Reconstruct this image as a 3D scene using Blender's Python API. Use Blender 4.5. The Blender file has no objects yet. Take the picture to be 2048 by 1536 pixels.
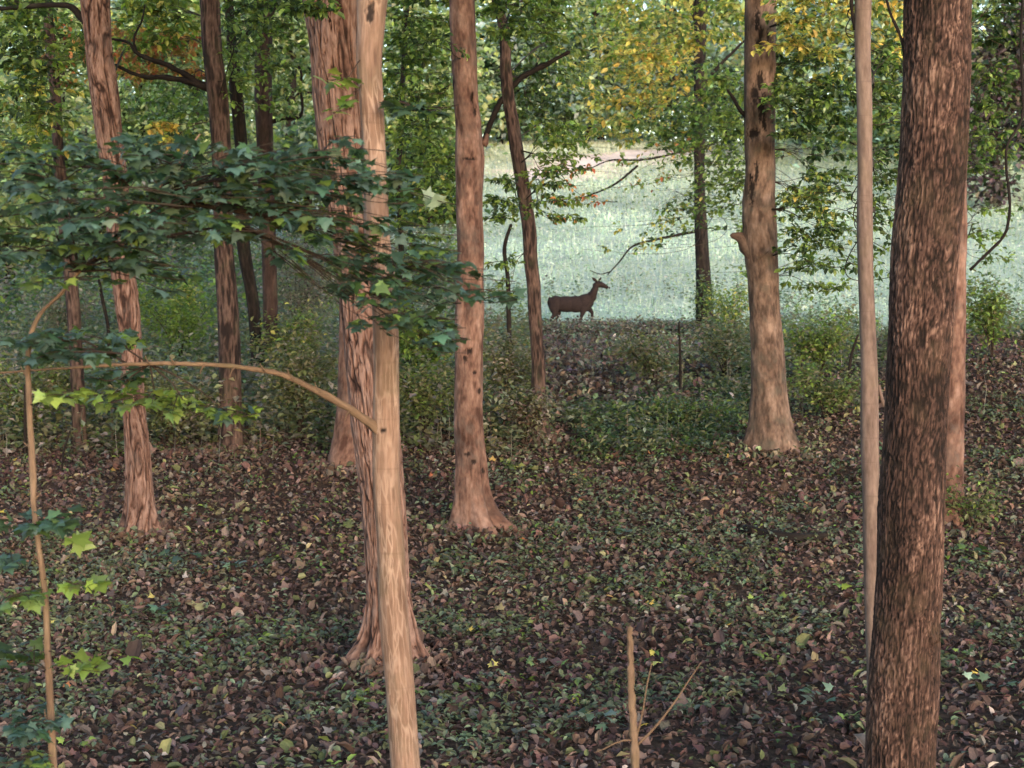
import bpy, math, random
import numpy as np
from mathutils import Vector

# ------------------------------------------------------------------ camera, sky, sun, exposure
SC = bpy.context.scene
FPX = 3150.0                      # focal length in photo pixels (photo is 2048 wide)
CAM_H = 3.3
PITCH = math.atan(268.0 / FPX)    # looking slightly down
cam_data = bpy.data.cameras.new("camera")
cam = bpy.data.objects.new("camera", cam_data)
SC.collection.objects.link(cam)
cam.location = (0, 0, CAM_H)
cam.rotation_euler = (math.pi / 2 - PITCH, 0, 0)
cam_data.sensor_width = 36
cam_data.lens = 36 * FPX / 2048
cam_data.clip_start = 0.1
cam_data.clip_end = 3000
cam_data.dof.use_dof = True
cam_data.dof.focus_distance = 11.5
cam_data.dof.aperture_fstop = 4.5
SC.camera = cam

SUN_EL, SUN_AZ = math.radians(13), math.radians(160)     # low, behind the camera and to the right
world = bpy.data.worlds.new("World")
SC.world = world
world.use_nodes = True
wn = world.node_tree
wn.nodes.clear()
sky = wn.nodes.new("ShaderNodeTexSky")
sky.sky_type = 'NISHITA'
sky.sun_disc = False
sky.sun_elevation = SUN_EL
sky.sun_rotation = SUN_AZ
sky.air_density = 1.0
sky.dust_density = 1.5
sky.ozone_density = 1.0
bgn = wn.nodes.new("ShaderNodeBackground")
bgn.inputs["Strength"].default_value = 0.15
wo = wn.nodes.new("ShaderNodeOutputWorld")
wn.links.new(sky.outputs[0], bgn.inputs[0])
wn.links.new(bgn.outputs[0], wo.inputs[0])

sun_data = bpy.data.lights.new("sun", 'SUN')
sun = bpy.data.objects.new("sun", sun_data)
SC.collection.objects.link(sun)
sun_data.energy = 0.56
sun_data.angle = math.radians(14)
sun_data.color = (1.0, 0.86, 0.83)
sdir = Vector((math.sin(SUN_AZ) * math.cos(SUN_EL), math.cos(SUN_AZ) * math.cos(SUN_EL), math.sin(SUN_EL)))
sun.rotation_euler = sdir.to_track_quat('Z', 'Y').to_euler()
sun.location = (10, -10, 20)

SC.view_settings.view_transform = 'Standard'
SC.view_settings.look = 'None'
SC.view_settings.gamma = 1.0
SC.view_settings.use_curve_mapping = False
SC.view_settings.exposure = 2.05
SC.render.engine = 'CYCLES'
SC.cycles.max_bounces = 5
SC.cycles.diffuse_bounces = 3
SC.cycles.transmission_bounces = 4
SC.cycles.pixel_filter_type = 'BLACKMAN_HARRIS'
SC.cycles.filter_width = 1.5

# ------------------------------------------------------------------ helpers
rng = np.random.default_rng(7)
random.seed(7)
C = SC.collection
CP, SP = math.cos(PITCH), math.sin(PITCH)


def W(px, py, d):
    """Photo pixel + distance in front of the camera -> world point."""
    a, b = (px - 1024) / FPX, (768 - py) / FPX
    y = CP + SP * b
    z = -SP + CP * b
    t = d / y
    return np.array([a * t, d, CAM_H + z * t])


def h3(ix, iy, iz, s=0):
    n = (ix.astype(np.int64) * 374761393 + iy.astype(np.int64) * 668265263 + iz.astype(np.int64) * 2147483647 + s * 1274126177) & 0xffffffff
    n = ((n ^ (n >> 13)) * 1274126177) & 0xffffffff
    n = ((n ^ (n >> 16)) * 2246822519) & 0xffffffff
    return ((n ^ (n >> 15)) & 0xffffff) / float(0xffffff)


def vnoise(P, s=0):
    P = np.asarray(P, float)
    i = np.floor(P)
    f = P - i
    f = f * f * (3 - 2 * f)
    i = i.astype(np.int64)
    r = 0
    for dx in (0, 1):
        for dy in (0, 1):
            for dz in (0, 1):
                w = (f[..., 0] if dx else 1 - f[..., 0]) * (f[..., 1] if dy else 1 - f[..., 1]) * (f[..., 2] if dz else 1 - f[..., 2])
                r = r + w * h3(i[..., 0] + dx, i[..., 1] + dy, i[..., 2] + dz, s)
    return r * 2 - 1


def fbm(P, o=4, s=0):
    r, a, P = 0, 1.0, np.asarray(P, float)
    for k in range(o):
        r = r + a * vnoise(P * 2 ** k + 17.3 * k, s + k)
        a *= 0.5
    return r


def worley(P, s=0):
    P = np.asarray(P, float)
    i = np.floor(P).astype(np.int64)
    f1 = np.full(P.shape[:-1], 9.0)
    f2 = f1.copy()
    for dx in (-1, 0, 1):
        for dy in (-1, 0, 1):
            for dz in (-1, 0, 1):
                c = i + np.array([dx, dy, dz])
                q = np.stack([c[..., k] + h3(c[..., 0], c[..., 1], c[..., 2], s + 5 * k + 1) for k in range(3)], -1)
                d = np.sqrt(((q - P) ** 2).sum(-1))
                f2 = np.where(d < f1, f1, np.minimum(f2, d))
                f1 = np.minimum(f1, d)
    return f1, f2


def sstep(a, b, x):
    t = np.clip((np.asarray(x, float) - a) / (b - a), 0, 1)
    return t * t * (3 - 2 * t)


PD = [-400, -30, 0, 5, 9.5, 12.6, 17, 20.5, 25, 30, 36, 42, 50, 60, 80, 100, 125, 160, 700]
PZ = [-3, 0.6, 0.4, .25, .18, 0.0, .28, .79, 1.0, 1.1, 1.08, 1.06, 1.9, 3.3, 6.4, 9.6, 12.2, 13.2, 14]


def gz(x, y):
    x = np.asarray(x, float)
    y = np.asarray(y, float)
    z = (np.interp(y - 1.2, PD, PZ) + np.interp(y, PD, PZ) + np.interp(y + 1.2, PD, PZ)) / 3
    m = sstep(16.5, 23.5, y) * (1 - sstep(27, 36, y))
    z = z + m * (0.75 * sstep(2.6, 8, x) - 0.16 * sstep(-1, -7, x))
    z = z + np.clip(x, -30, 30) * 0.02 * sstep(40, 100, y) * -1
    P = np.stack([x * .35, y * .35, x * 0 + 3], -1)
    z = z + 0.07 * fbm(P, 3, 11) * sstep(3, 8, y + x * 0)
    return z


def hit(px, py, lo=4, hi=140):
    ds = np.linspace(lo, hi, 3000)
    for d in ds:
        p = W(px, py, d)
        if p[2] < gz(p[0], d):
            return float(d)
    return hi


def mesh_obj(name, V, F, mat, parent=None, attrs=None, smooth=True, flat_arr=None):
    """V (n,3) world coords, F (m,k) int array. One object, origin at parent's place."""
    V = np.asarray(V, np.float32)
    if parent is not None:
        V = V - np.array(parent.location, np.float32)
    F = np.asarray(F, np.int32)
    me = bpy.data.meshes.new(name)
    me.vertices.add(len(V))
    me.vertices.foreach_set("co", V.ravel())
    k = F.shape[1]
    me.loops.add(F.size)
    me.loops.foreach_set("vertex_index", F.ravel())
    me.polygons.add(len(F))
    me.polygons.foreach_set("loop_start", np.arange(0, F.size, k, dtype=np.int32))
    me.polygons.foreach_set("loop_total", np.full(len(F), k, np.int32))
    me.polygons.foreach_set("use_smooth", np.full(len(F), smooth))
    for an, (ty, arr) in (attrs or {}).items():
        a = me.attributes.new(an, ty, 'POINT')
        arr = np.asarray(arr, np.float32)
        a.data.foreach_set({'FLOAT_COLOR': 'color', 'FLOAT_VECTOR': 'vector', 'FLOAT': 'value'}[ty], arr.ravel())
    me.materials.append(mat)
    me.update(calc_edges=True)
    o = bpy.data.objects.new(name, me)
    C.objects.link(o)
    if parent is not None:
        o.parent = parent
    return o


def thing(name, loc, label, cat, group=None):
    o = bpy.data.objects.new(name, None)
    o.empty_display_size = 0.2
    C.objects.link(o)
    o.location = [float(v) for v in loc]
    o['label'] = label
    o['category'] = cat
    if group:
        o['group'] = group
    return o


# ------------------------------------------------------------------ materials
def nt(name):
    m = bpy.data.materials.new(name)
    m.use_nodes = True
    t = m.node_tree
    t.nodes.clear()
    out = t.nodes.new("ShaderNodeOutputMaterial")
    return m, t, out


def ramp(t, fac, stops):
    r = t.nodes.new("ShaderNodeValToRGB")
    e = r.color_ramp.elements
    while len(e) < len(stops):
        e.new(0.5)
    for k, (p, c) in enumerate(stops):
        e[k].position = p
        e[k].color = (c[0], c[1], c[2], 1) if not np.isscalar(c) else (c, c, c, 1)
    t.links.new(fac, r.inputs[0])
    return r.outputs[0]


def mixc(t, fac, a, b, mode='MIX'):
    m = t.nodes.new("ShaderNodeMix")
    m.data_type = 'RGBA'
    m.blend_type = mode
    for sock, v in ((m.inputs[0], fac), (m.inputs[6], a), (m.inputs[7], b)):
        if hasattr(v, 'links') or hasattr(v, 'is_linked'):
            t.links.new(v, sock)
        elif np.isscalar(v):
            sock.default_value = v
        else:
            sock.default_value = (v[0], v[1], v[2], 1)
    return m.outputs[2]


def noise(t, vec, scale, detail=4, rough=.6, sc=None):
    n = t.nodes.new("ShaderNodeTexNoise")
    n.inputs["Scale"].default_value = scale
    n.inputs["Detail"].default_value = detail
    n.inputs["Roughness"].default_value = rough
    if sc is not None:
        mp = t.nodes.new("ShaderNodeMapping")
        mp.inputs["Scale"].default_value = sc
        t.links.new(vec, mp.inputs[0])
        vec = mp.outputs[0]
    t.links.new(vec, n.inputs["Vector"])
    return n.outputs["Fac"]


def attr(t, name, out="Vector"):
    a = t.nodes.new("ShaderNodeAttribute")
    a.attribute_name = name
    return a.outputs[out]


def bark_mat(name, lo, mid, hi, scale=22, stretch=7, blotch=(.1, .11, .06), blotch_amt=.25, rings=0.0, streak=0.0, streak_col=(.6, .45, .33), bump=.5, wound=(.02, .014, .012), bhw=.45):
    m, t, out = nt(name)
    v = attr(t, "bco")
    f1 = noise(t, v, scale, 6, .65, (1, 1, 1 / stretch))
    f2 = noise(t, v, scale * 2.7, 3, .6, (1, 1, 1 / (stretch * .6)))
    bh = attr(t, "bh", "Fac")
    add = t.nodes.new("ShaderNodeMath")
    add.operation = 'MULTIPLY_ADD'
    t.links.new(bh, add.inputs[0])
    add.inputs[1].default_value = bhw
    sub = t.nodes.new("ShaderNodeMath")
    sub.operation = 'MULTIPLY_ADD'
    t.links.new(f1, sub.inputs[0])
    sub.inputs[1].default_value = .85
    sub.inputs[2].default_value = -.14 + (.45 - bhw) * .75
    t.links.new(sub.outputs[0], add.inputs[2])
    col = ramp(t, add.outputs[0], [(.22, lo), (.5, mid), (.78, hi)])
    grain = ramp(t, f2, [(.3, (.72, .72, .72)), (.7, (1.2, 1.2, 1.2))])
    col = mixc(t, .8, col, grain, 'MULTIPLY')
    if streak > 0:
        vo = t.nodes.new("ShaderNodeTexVoronoi")
        vo.feature = 'DISTANCE_TO_EDGE'
        mp = t.nodes.new("ShaderNodeMapping")
        mp.inputs["Scale"].default_value = (46, 46, 4.2)
        nn = t.nodes.new("ShaderNodeTexNoise")
        nn.inputs["Scale"].default_value = 9
        t.links.new(v, nn.inputs["Vector"])
        va = t.nodes.new("ShaderNodeVectorMath")
        va.operation = 'MULTIPLY_ADD'
        t.links.new(nn.outputs["Color"], va.inputs[0])
        va.inputs[1].default_value = (.03, .03, .09)
        t.links.new(v, va.inputs[2])
        t.links.new(va.outputs[0], mp.inputs[0])
        t.links.new(mp.outputs[0], vo.inputs["Vector"])
        vo.inputs["Scale"].default_value = 1
        sf = ramp(t, vo.outputs[0], [(0.0, (1, 1, 1)), (.05, (.6, .6, .6)), (.12, (0, 0, 0))])
        gate = ramp(t, noise(t, v, 8, 2, .5, (1, 1, .4)), [(.36, (0, 0, 0)), (.55, (streak,) * 3)])
        k = t.nodes.new("ShaderNodeMath")
        k.operation = 'MULTIPLY'
        t.links.new(sf, k.inputs[0])
        t.links.new(gate, k.inputs[1])
        col = mixc(t, k.outputs[0], col, streak_col)
    if rings > 0:
        rn = noise(t, v, 3.2, 5, .7, (.25, .25, 4.2))
        rf = ramp(t, rn, [(.34, (rings,) * 3), (.42, (0, 0, 0))])
        col = mixc(t, rf, col, (lo[0] * .8, lo[1] * .8, lo[2] * .8))
    lg = ramp(t, noise(t, v, 2.6, 4, .7, (1, 1, .35)), [(.3, (.62, .58, .56)), (.5, (1, 1, 1)), (.7, (1.18, 1.15, 1.12))])
    col = mixc(t, .85, col, lg, 'MULTIPLY')
    bf = ramp(t, noise(t, v, 4.5, 5, .65), [(.5, (0, 0, 0)), (.68, (blotch_amt,) * 3)])
    col = mixc(t, bf, col, blotch)
    col = mixc(t, attr(t, "wound", "Fac"), col, wound)
    b = t.nodes.new("ShaderNodeBsdfPrincipled")
    t.links.new(col, b.inputs["Base Color"])
    b.inputs["Roughness"].default_value = .9
    b.inputs["Specular IOR Level"].default_value = .2
    bp = t.nodes.new("ShaderNodeBump")
    bp.inputs["Strength"].default_value = bump
    bp.inputs["Distance"].default_value = .012
    t.links.new(f1, bp.inputs["Height"])
    t.links.new(bp.outputs[0], b.inputs["Normal"])
    t.links.new(b.outputs[0], out.inputs[0])
    return m


def leaf_mat(name, use_obj=False, trans=.35, rough=.5, spec=.35):
    m, t, out = nt(name)
    trans = trans + .08
    if use_obj:
        oi = t.nodes.new("ShaderNodeObjectInfo")
        col = oi.outputs["Color"]
    else:
        col = attr(t, "col", "Color")
    tc = t.nodes.new("ShaderNodeTexCoord")
    g = ramp(t, noise(t, tc.outputs["Object"], 40, 3, .6), [(.3, (.75, .75, .75)), (.7, (1.2, 1.2, 1.2))])
    col = mixc(t, .7, col, g, 'MULTIPLY')
    b = t.nodes.new("ShaderNodeBsdfPrincipled")
    t.links.new(col, b.inputs["Base Color"])
    b.inputs["Roughness"].default_value = rough
    b.inputs["Specular IOR Level"].default_value = spec
    tr = t.nodes.new("ShaderNodeBsdfTranslucent")
    tcx = mixc(t, 1.0, col, (1.25, 1.35, .7), 'MULTIPLY')
    t.links.new(tcx, tr.inputs[0])
    mx = t.nodes.new("ShaderNodeMixShader")
    mx.inputs[0].default_value = trans
    t.links.new(b.outputs[0], mx.inputs[1])
    t.links.new(tr.outputs[0], mx.inputs[2])
    t.links.new(mx.outputs[0], out.inputs[0])
    return m


def soil_mat(name, stops, scale):
    m, t, out = nt(name)
    tc = t.nodes.new("ShaderNodeTexCoord")
    v = tc.outputs["Object"]
    col = ramp(t, noise(t, v, scale, 8, .7), stops)
    col2 = ramp(t, noise(t, v, scale * .12, 4, .6), [(.35, (.75, .75, .72)), (.65, (1.2, 1.18, 1.1))])
    col = mixc(t, .8, col, col2, 'MULTIPLY')
    b = t.nodes.new("ShaderNodeBsdfPrincipled")
    t.links.new(col, b.inputs["Base Color"])
    b.inputs["Roughness"].default_value = .95
    b.inputs["Specular IOR Level"].default_value = .1
    bp = t.nodes.new("ShaderNodeBump")
    bp.inputs["Strength"].default_value = .8
    bp.inputs["Distance"].default_value = .05
    t.links.new(noise(t, v, scale * 2, 6, .7), bp.inputs["Height"])
    t.links.new(bp.outputs[0], b.inputs["Normal"])
    t.links.new(b.outputs[0], out.inputs[0])
    return m


M_TAN = bark_mat("bark_tan", (.075, .044, .032), (.15, .094, .069), (.215, .145, .112), 20, 9, (.10, .08, .05), .5, .3, .6, (.33, .24, .19), .7)
M_FISS = bark_mat("bark_fissured", (.022, .011, .009), (.100, .054, .042), (.195, .125, .105), 26, 8, (.085, .065, .062), .5, 0, 0, bump=.9, bhw=.75)
M_SMOOTH = bark_mat("bark_pinkish", (.055, .027, .021), (.140, .080, .063), (.215, .137, .113), 13, 3.5, (.085, .065, .058), .7, 0, 0, bump=.8, wound=(.015, .009, .008), bhw=.9)
M_BEECH = bark_mat("bark_greyish", (.05, .032, .025), (.132, .087, .068), (.20, .14, .112), 12, 3, (.075, .064, .052), .8, 0, 0, bump=.8, wound=(.013, .009, .008), bhw=.9)
M_OAK = bark_mat("bark_ridged", (.010, .006, .005), (.062, .034, .027), (.215, .135, .105), 52, 6, (.065, .045, .028), .4, 0, 0, bump=1.0, bhw=.6)
M_GREY = bark_mat("bark_grey", (.07, .048, .042), (.13, .092, .079), (.18, .132, .112), 14, 4, (.12, .09, .065), .5, .45, 0, bump=.5)
M_DARK = bark_mat("bark_dark", (.004, .003, .003), (.011, .008, .0075), (.028, .020, .018), 26, 6, (.03, .035, .02), .3, 0, 0, bump=.8)
M_MID = bark_mat("bark_brown", (.014, .009, .009), (.046, .028, .025), (.092, .060, .052), 24, 6, (.05, .055, .03), .3, 0, 0, bump=.8, bhw=.7)
M_TWIG = bark_mat("bark_twig", (.012, .009, .007), (.032, .022, .017), (.06, .042, .034), 30, 5, bump=.2)
M_STEM = bark_mat("bark_sapling", (.06, .040, .026), (.125, .083, .056), (.18, .125, .09), 20, 6, (.13, .13, .06), .3, .5, 0, bump=.2)
M_LEAF = leaf_mat("leaf_living")
M_LEAFO = leaf_mat("leaf_near", True, .3, .45, .4)
M_DRY = leaf_mat("leaf_dry", False, .12, .75, .25)
M_GRASS = leaf_mat("grass_blades", False, .3, .7, .2)
M_FLOOR = soil_mat("forest_soil", [(.3, (.018, .012, .010)), (.5, (.055, .037, .030)), (.7, (.11, .078, .062))], 14)
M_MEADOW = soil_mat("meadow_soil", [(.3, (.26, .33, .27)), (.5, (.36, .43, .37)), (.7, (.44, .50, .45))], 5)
M_PATH = soil_mat("path_dirt", [(.3, (.55, .42, .37)), (.5, (.66, .54, .49)), (.7, (.72, .61, .56))], 3)

# palettes: lists of linear base colours
PAL = {
    'dark': [(.038, .07, .026), (.052, .092, .028), (.036, .064, .034)],
    'blue': [(.052, .10, .078), (.066, .12, .095), (.042, .082, .065), (.082, .14, .112), (.055, .105, .06)],
    'mid': [(.125, .19, .05), (.155, .225, .055), (.10, .16, .055)],
    'lime': [(.15, .22, .045), (.18, .25, .06), (.11, .175, .045)],
    'yellow': [(.46, .42, .12), (.38, .38, .12), (.52, .44, .12), (.30, .34, .10)],
    'gold': [(.58, .40, .10), (.52, .38, .11), (.36, .34, .12)],
    'orange': [(.45, .17, .08), (.40, .12, .07), (.48, .27, .11), (.3, .22, .07)],
    'pale': [(.09, .145, .095), (.12, .175, .115), (.075, .12, .085), (.15, .19, .14)],
    'purple': [(.085, .062, .078), (.11, .08, .098), (.055, .05, .058)],
    'grey': [(.19, .17, .155), (.25, .23, .205), (.14, .13, .112), (.17, .18, .13)],
    'shrub': [(.11, .13, .055), (.155, .165, .08), (.18, .165, .095), (.08, .10, .045)],
    'litter': [(.17, .125, .108), (.085, .055, .047), (.115, .078, .066), (.055, .036, .032), (.14, .10, .084), (.09, .052, .048), (.075, .056, .055), (.11, .086, .08), (.04, .026, .025), (.10, .062, .05)],
    'cover': [(.15, .19, .12), (.14, .17, .10), (.09, .11, .062), (.115, .13, .08), (.085, .105, .075), (.13, .135, .075), (.11, .135, .11)],
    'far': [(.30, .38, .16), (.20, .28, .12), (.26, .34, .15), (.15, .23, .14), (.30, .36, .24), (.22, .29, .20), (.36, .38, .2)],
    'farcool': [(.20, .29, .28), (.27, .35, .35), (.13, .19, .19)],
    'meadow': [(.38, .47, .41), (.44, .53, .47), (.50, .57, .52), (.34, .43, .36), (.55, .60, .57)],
}


def pick(pal, n, jit=.22):
    """pal: name or list of (name, weight)"""
    if isinstance(pal, str):
        pal = [(pal, 1)]
    names = [p[0] for p in pal]
    w = np.array([p[1] for p in pal], float)
    w /= w.sum()
    ch = rng.choice(len(names), n, p=w)
    out = np.zeros((n, 3))
    for k, nm in enumerate(names):
        m = ch == k
        a = np.array(PAL[nm])
        out[m] = a[rng.integers(0, len(a), m.sum())]
    j = np.exp(rng.normal(0, jit, (n, 1)))
    return np.clip(out * j * np.exp(rng.normal(0, .05, (n, 3))), 0, .75)


# ------------------------------------------------------------------ leaf templates (unit length along +Y, base at origin)
def fan(outline, centre=(0, .4, 0)):
    V = [centre] + list(outline)
    n = len(outline)
    F = [(0, k + 1, (k + 1) % n + 1) for k in range(n)]
    return np.array(V, float), np.array(F)


def maple_t(curl=.12):
    pts = [(0, 0), (.22, .08), (.50, .02), (.38, .22), (.58, .48), (.30, .46), (.20, .62), (0, 1.0), (-.20, .62), (-.30, .46), (-.58, .48), (-.38, .22), (-.50, .02), (-.22, .08)]
    return fan([(x, y, -curl * (x * x * 1.6 + (y - .3) ** 2) * 1.3) for x, y in pts], (0, .34, .03))


def ovate_t(w=.32, curl=.2):
    V = np.array([(0, 0, 0), (w * .8, .32, curl * .6), (w * .75, .66, curl * .5), (0, 1, -.12), (-w * .75, .66, curl * .5), (-w * .8, .32, curl * .6), (0, .35, 0), (0, .68, .01)], float)
    F = np.array([(0, 1, 6), (1, 2, 7), (1, 7, 6), (2, 3, 7), (3, 4, 7), (4, 5, 6), (4, 6, 7), (5, 0, 6)])
    return V, F


def simple_t(w=.34):
    V = np.array([(0, 0, 0), (w, .45, .1), (0, 1, -.08), (-w, .45, .1)], float)
    return V, np.array([(0, 1, 2), (0, 2, 3)])


def curled_t():
    V = []
    for k in range(5):
        a = -1.1 + k * .62
        V += [(math.sin(a) * .36, .05 + .1 * abs(k - 2), .36 - math.cos(a) * .36), (math.sin(a) * .30, .95 - .14 * abs(k - 2), .36 - math.cos(a) * .30 + .08)]
    F = []
    for k in range(4):
        a = 2 * k
        F += [(a, a + 2, a + 3), (a, a + 3, a + 1)]
    return np.array(V, float), np.array(F)


def blade_t(w=1.0):
    V = np.array([(-.06, 0, 0), (.06, 0, 0), (.035, .6, .10), (-.035, .6, .10), (0, 1, .34)], float)
    V[:, 0] *= w
    return V, np.array([(0, 1, 2), (0, 2, 3), (3, 2, 4)])


T_MAPLE, T_OV, T_SIMPLE, T_CURL, T_BLADE, T_STALK = maple_t(), ovate_t(), simple_t(), curled_t(), blade_t(), blade_t(.13)
T_NARROW = ovate_t(.19, .35)


def rotm(yaw, pitch, roll):
    cy, sy, cp, sp, cr, sr = np.cos(yaw), np.sin(yaw), np.cos(pitch), np.sin(pitch), np.cos(roll), np.sin(roll)
    o, z = np.ones_like(yaw), np.zeros_like(yaw)
    Rz = np.stack([cy, -sy, z, sy, cy, z, z, z, o], -1).reshape(-1, 3, 3)
    Rx = np.stack([o, z, z, z, cp, -sp, z, sp, cp], -1).reshape(-1, 3, 3)
    Ry = np.stack([cr, z, sr, z, o, z, -sr, z, cr], -1).reshape(-1, 3, 3)
    return Rz @ Rx @ Ry


def cloud(T, P, size, yaw, pitch, roll, col):
    V, F = T
    R = rotm(yaw, pitch, roll)
    X = np.einsum('nij,kj->nki', R, V) * size[:, None, None] + P[:, None, :]
    n, k = len(P), len(V)
    FF = (F[None] + (np.arange(n) * k)[:, None, None]).reshape(-1, 3)
    cc = np.ones((n, k, 4))
    cc[..., :3] = col[:, None, :]
    return X.reshape(-1, 3), FF, cc.reshape(-1, 4)


def join(parts):
    V, F, Cc, o = [], [], [], 0
    for a, b, c in parts:
        V.append(a)
        F.append(b + o)
        Cc.append(c)
        o += len(a)
    return np.concatenate(V), np.concatenate(F), np.concatenate(Cc)


def cloud_obj(name, parts, mat, parent=None, stuff=True):
    V, F, c = join(parts)
    o = mesh_obj(name, V, F, mat, parent, {'col': ('FLOAT_COLOR', c)}, smooth=False)
    if stuff:
        o['kind'] = 'stuff'
    return o


# ------------------------------------------------------------------ tubes and trunks
def resample(P, R, step):
    P, R = np.asarray(P, float), np.asarray(R, float)
    s = np.r_[0, np.cumsum(np.linalg.norm(np.diff(P, axis=0), axis=1))]
    n = max(4, int(s[-1] / step))
    u = np.linspace(0, s[-1], n)
    # Catmull-Rom on non uniform knots (via Hermite)
    m = np.gradient(np.c_[P, R], s, axis=0)
    k = np.clip(np.searchsorted(s, u, 'right') - 1, 0, len(s) - 2)
    h = (s[k + 1] - s[k])
    t = (u - s[k]) / h
    t, h = t[:, None], h[:, None]
    A, B = np.c_[P, R][k], np.c_[P, R][k + 1]
    Q = (2 * t ** 3 - 3 * t ** 2 + 1) * A + (t ** 3 - 2 * t ** 2 + t) * h * m[k] + (-2 * t ** 3 + 3 * t ** 2) * B + (t ** 3 - t ** 2) * h * m[k + 1]
    return Q[:, :3], np.maximum(Q[:, 3], .0012), u


def tube(P, R, step=.05, sides=8, lump=0.0, cap=True):
    Q, r, u = resample(P, R, step)
    T = np.gradient(Q, axis=0)
    T /= np.linalg.norm(T, axis=1)[:, None] + 1e-9
    ref = np.array([0, -1, 0.]) if abs(T[:, 1]).mean() < .8 else np.array([0, 0, 1.])
    X = np.cross(ref, T)
    X /= np.linalg.norm(X, axis=1)[:, None] + 1e-9
    Y = np.cross(T, X)
    th = np.linspace(0, 2 * np.pi, sides, endpoint=False)
    n = len(Q)
    bco = np.stack([np.cos(th)[None] * r[:, None], np.sin(th)[None] * r[:, None], np.repeat(u[:, None], sides, 1)], -1)
    rr = np.repeat(r[:, None], sides, 1)
    if lump:
        rr = rr * (1 + lump * fbm(bco * np.array([1, 1, .5]) / max(r.mean(), .004) + Q[0], 2))
    V = Q[:, None] + X[:, None] * (np.cos(th)[None, :, None] * rr[..., None]) + Y[:, None] * (np.sin(th)[None, :, None] * rr[..., None])
    V = V.reshape(-1, 3)
    i = np.arange(n - 1)[:, None] * sides
    j = np.arange(sides)[None]
    F = np.stack([i + j, i + (j + 1) % sides, i + sides + (j + 1) % sides, i + sides + j], -1).reshape(-1, 4)
    bco = bco.reshape(-1, 3)
    if cap:
        V = np.r_[V, Q[:1], Q[-1:] + T[-1:] * r[-1]]
        bco = np.r_[bco, [[0, 0, 0]], [[0, 0, u[-1]]]]
        a, b = len(V) - 2, len(V) - 1
        j = np.arange(sides)
        F = np.r_[F, np.stack([np.full(sides, a), (j + 1) % sides, j, j], -1), np.stack([np.full(sides, b), (n - 1) * sides + j, (n - 1) * sides + (j + 1) % sides, (n - 1) * sides + (j + 1) % sides], -1)]
    return V, F, bco


def tri(F):
    """quads (possibly degenerate) -> clean triangles"""
    F = np.asarray(F)
    a = F[:, [0, 1, 2]]
    b = F[:, [0, 2, 3]]
    A = np.r_[a, b]
    ok = (A[:, 0] != A[:, 1]) & (A[:, 1] != A[:, 2]) & (A[:, 0] != A[:, 2])
    return A[ok]


def tubes_obj(name, tl, mat, parent):
    V, F, B, o = [], [], [], 0
    for v, f, b in tl:
        V.append(v)
        F.append(tri(f) + o)
        B.append(b)
        o += len(v)
    V, F, B = np.concatenate(V), np.concatenate(F), np.concatenate(B)
    return mesh_obj(name, V, F, mat, parent, {'bco': ('FLOAT_VECTOR', B), 'bh': ('FLOAT', np.full(len(V), .5)), 'wound': ('FLOAT', np.zeros(len(V)))})


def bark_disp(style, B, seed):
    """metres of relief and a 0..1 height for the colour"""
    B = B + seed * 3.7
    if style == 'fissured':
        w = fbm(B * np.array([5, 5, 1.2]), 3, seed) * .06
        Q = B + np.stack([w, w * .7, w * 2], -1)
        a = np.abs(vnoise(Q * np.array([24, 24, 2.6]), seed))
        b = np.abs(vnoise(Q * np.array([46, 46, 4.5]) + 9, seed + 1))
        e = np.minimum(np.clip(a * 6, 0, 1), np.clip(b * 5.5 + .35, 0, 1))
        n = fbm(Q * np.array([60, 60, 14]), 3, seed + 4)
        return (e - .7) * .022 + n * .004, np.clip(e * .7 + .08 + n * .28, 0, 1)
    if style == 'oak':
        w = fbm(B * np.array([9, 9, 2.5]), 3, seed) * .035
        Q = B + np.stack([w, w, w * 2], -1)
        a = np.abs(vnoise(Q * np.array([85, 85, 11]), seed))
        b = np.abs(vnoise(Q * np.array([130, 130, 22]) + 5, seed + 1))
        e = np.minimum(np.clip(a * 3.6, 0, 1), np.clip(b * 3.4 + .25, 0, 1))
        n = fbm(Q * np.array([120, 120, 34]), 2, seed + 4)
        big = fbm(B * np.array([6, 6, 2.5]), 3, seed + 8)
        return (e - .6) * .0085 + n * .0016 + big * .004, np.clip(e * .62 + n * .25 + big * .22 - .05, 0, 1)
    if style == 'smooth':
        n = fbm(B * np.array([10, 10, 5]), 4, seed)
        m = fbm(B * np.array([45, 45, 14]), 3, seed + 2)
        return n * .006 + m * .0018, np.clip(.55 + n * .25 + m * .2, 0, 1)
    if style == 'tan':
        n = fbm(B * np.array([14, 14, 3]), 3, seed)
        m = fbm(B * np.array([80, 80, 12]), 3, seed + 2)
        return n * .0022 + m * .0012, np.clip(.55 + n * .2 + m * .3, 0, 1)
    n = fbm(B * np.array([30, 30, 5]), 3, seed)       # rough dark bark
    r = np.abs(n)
    return (.5 - r) * .010, np.clip(1 - r * 1.4, 0, 1)


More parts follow.
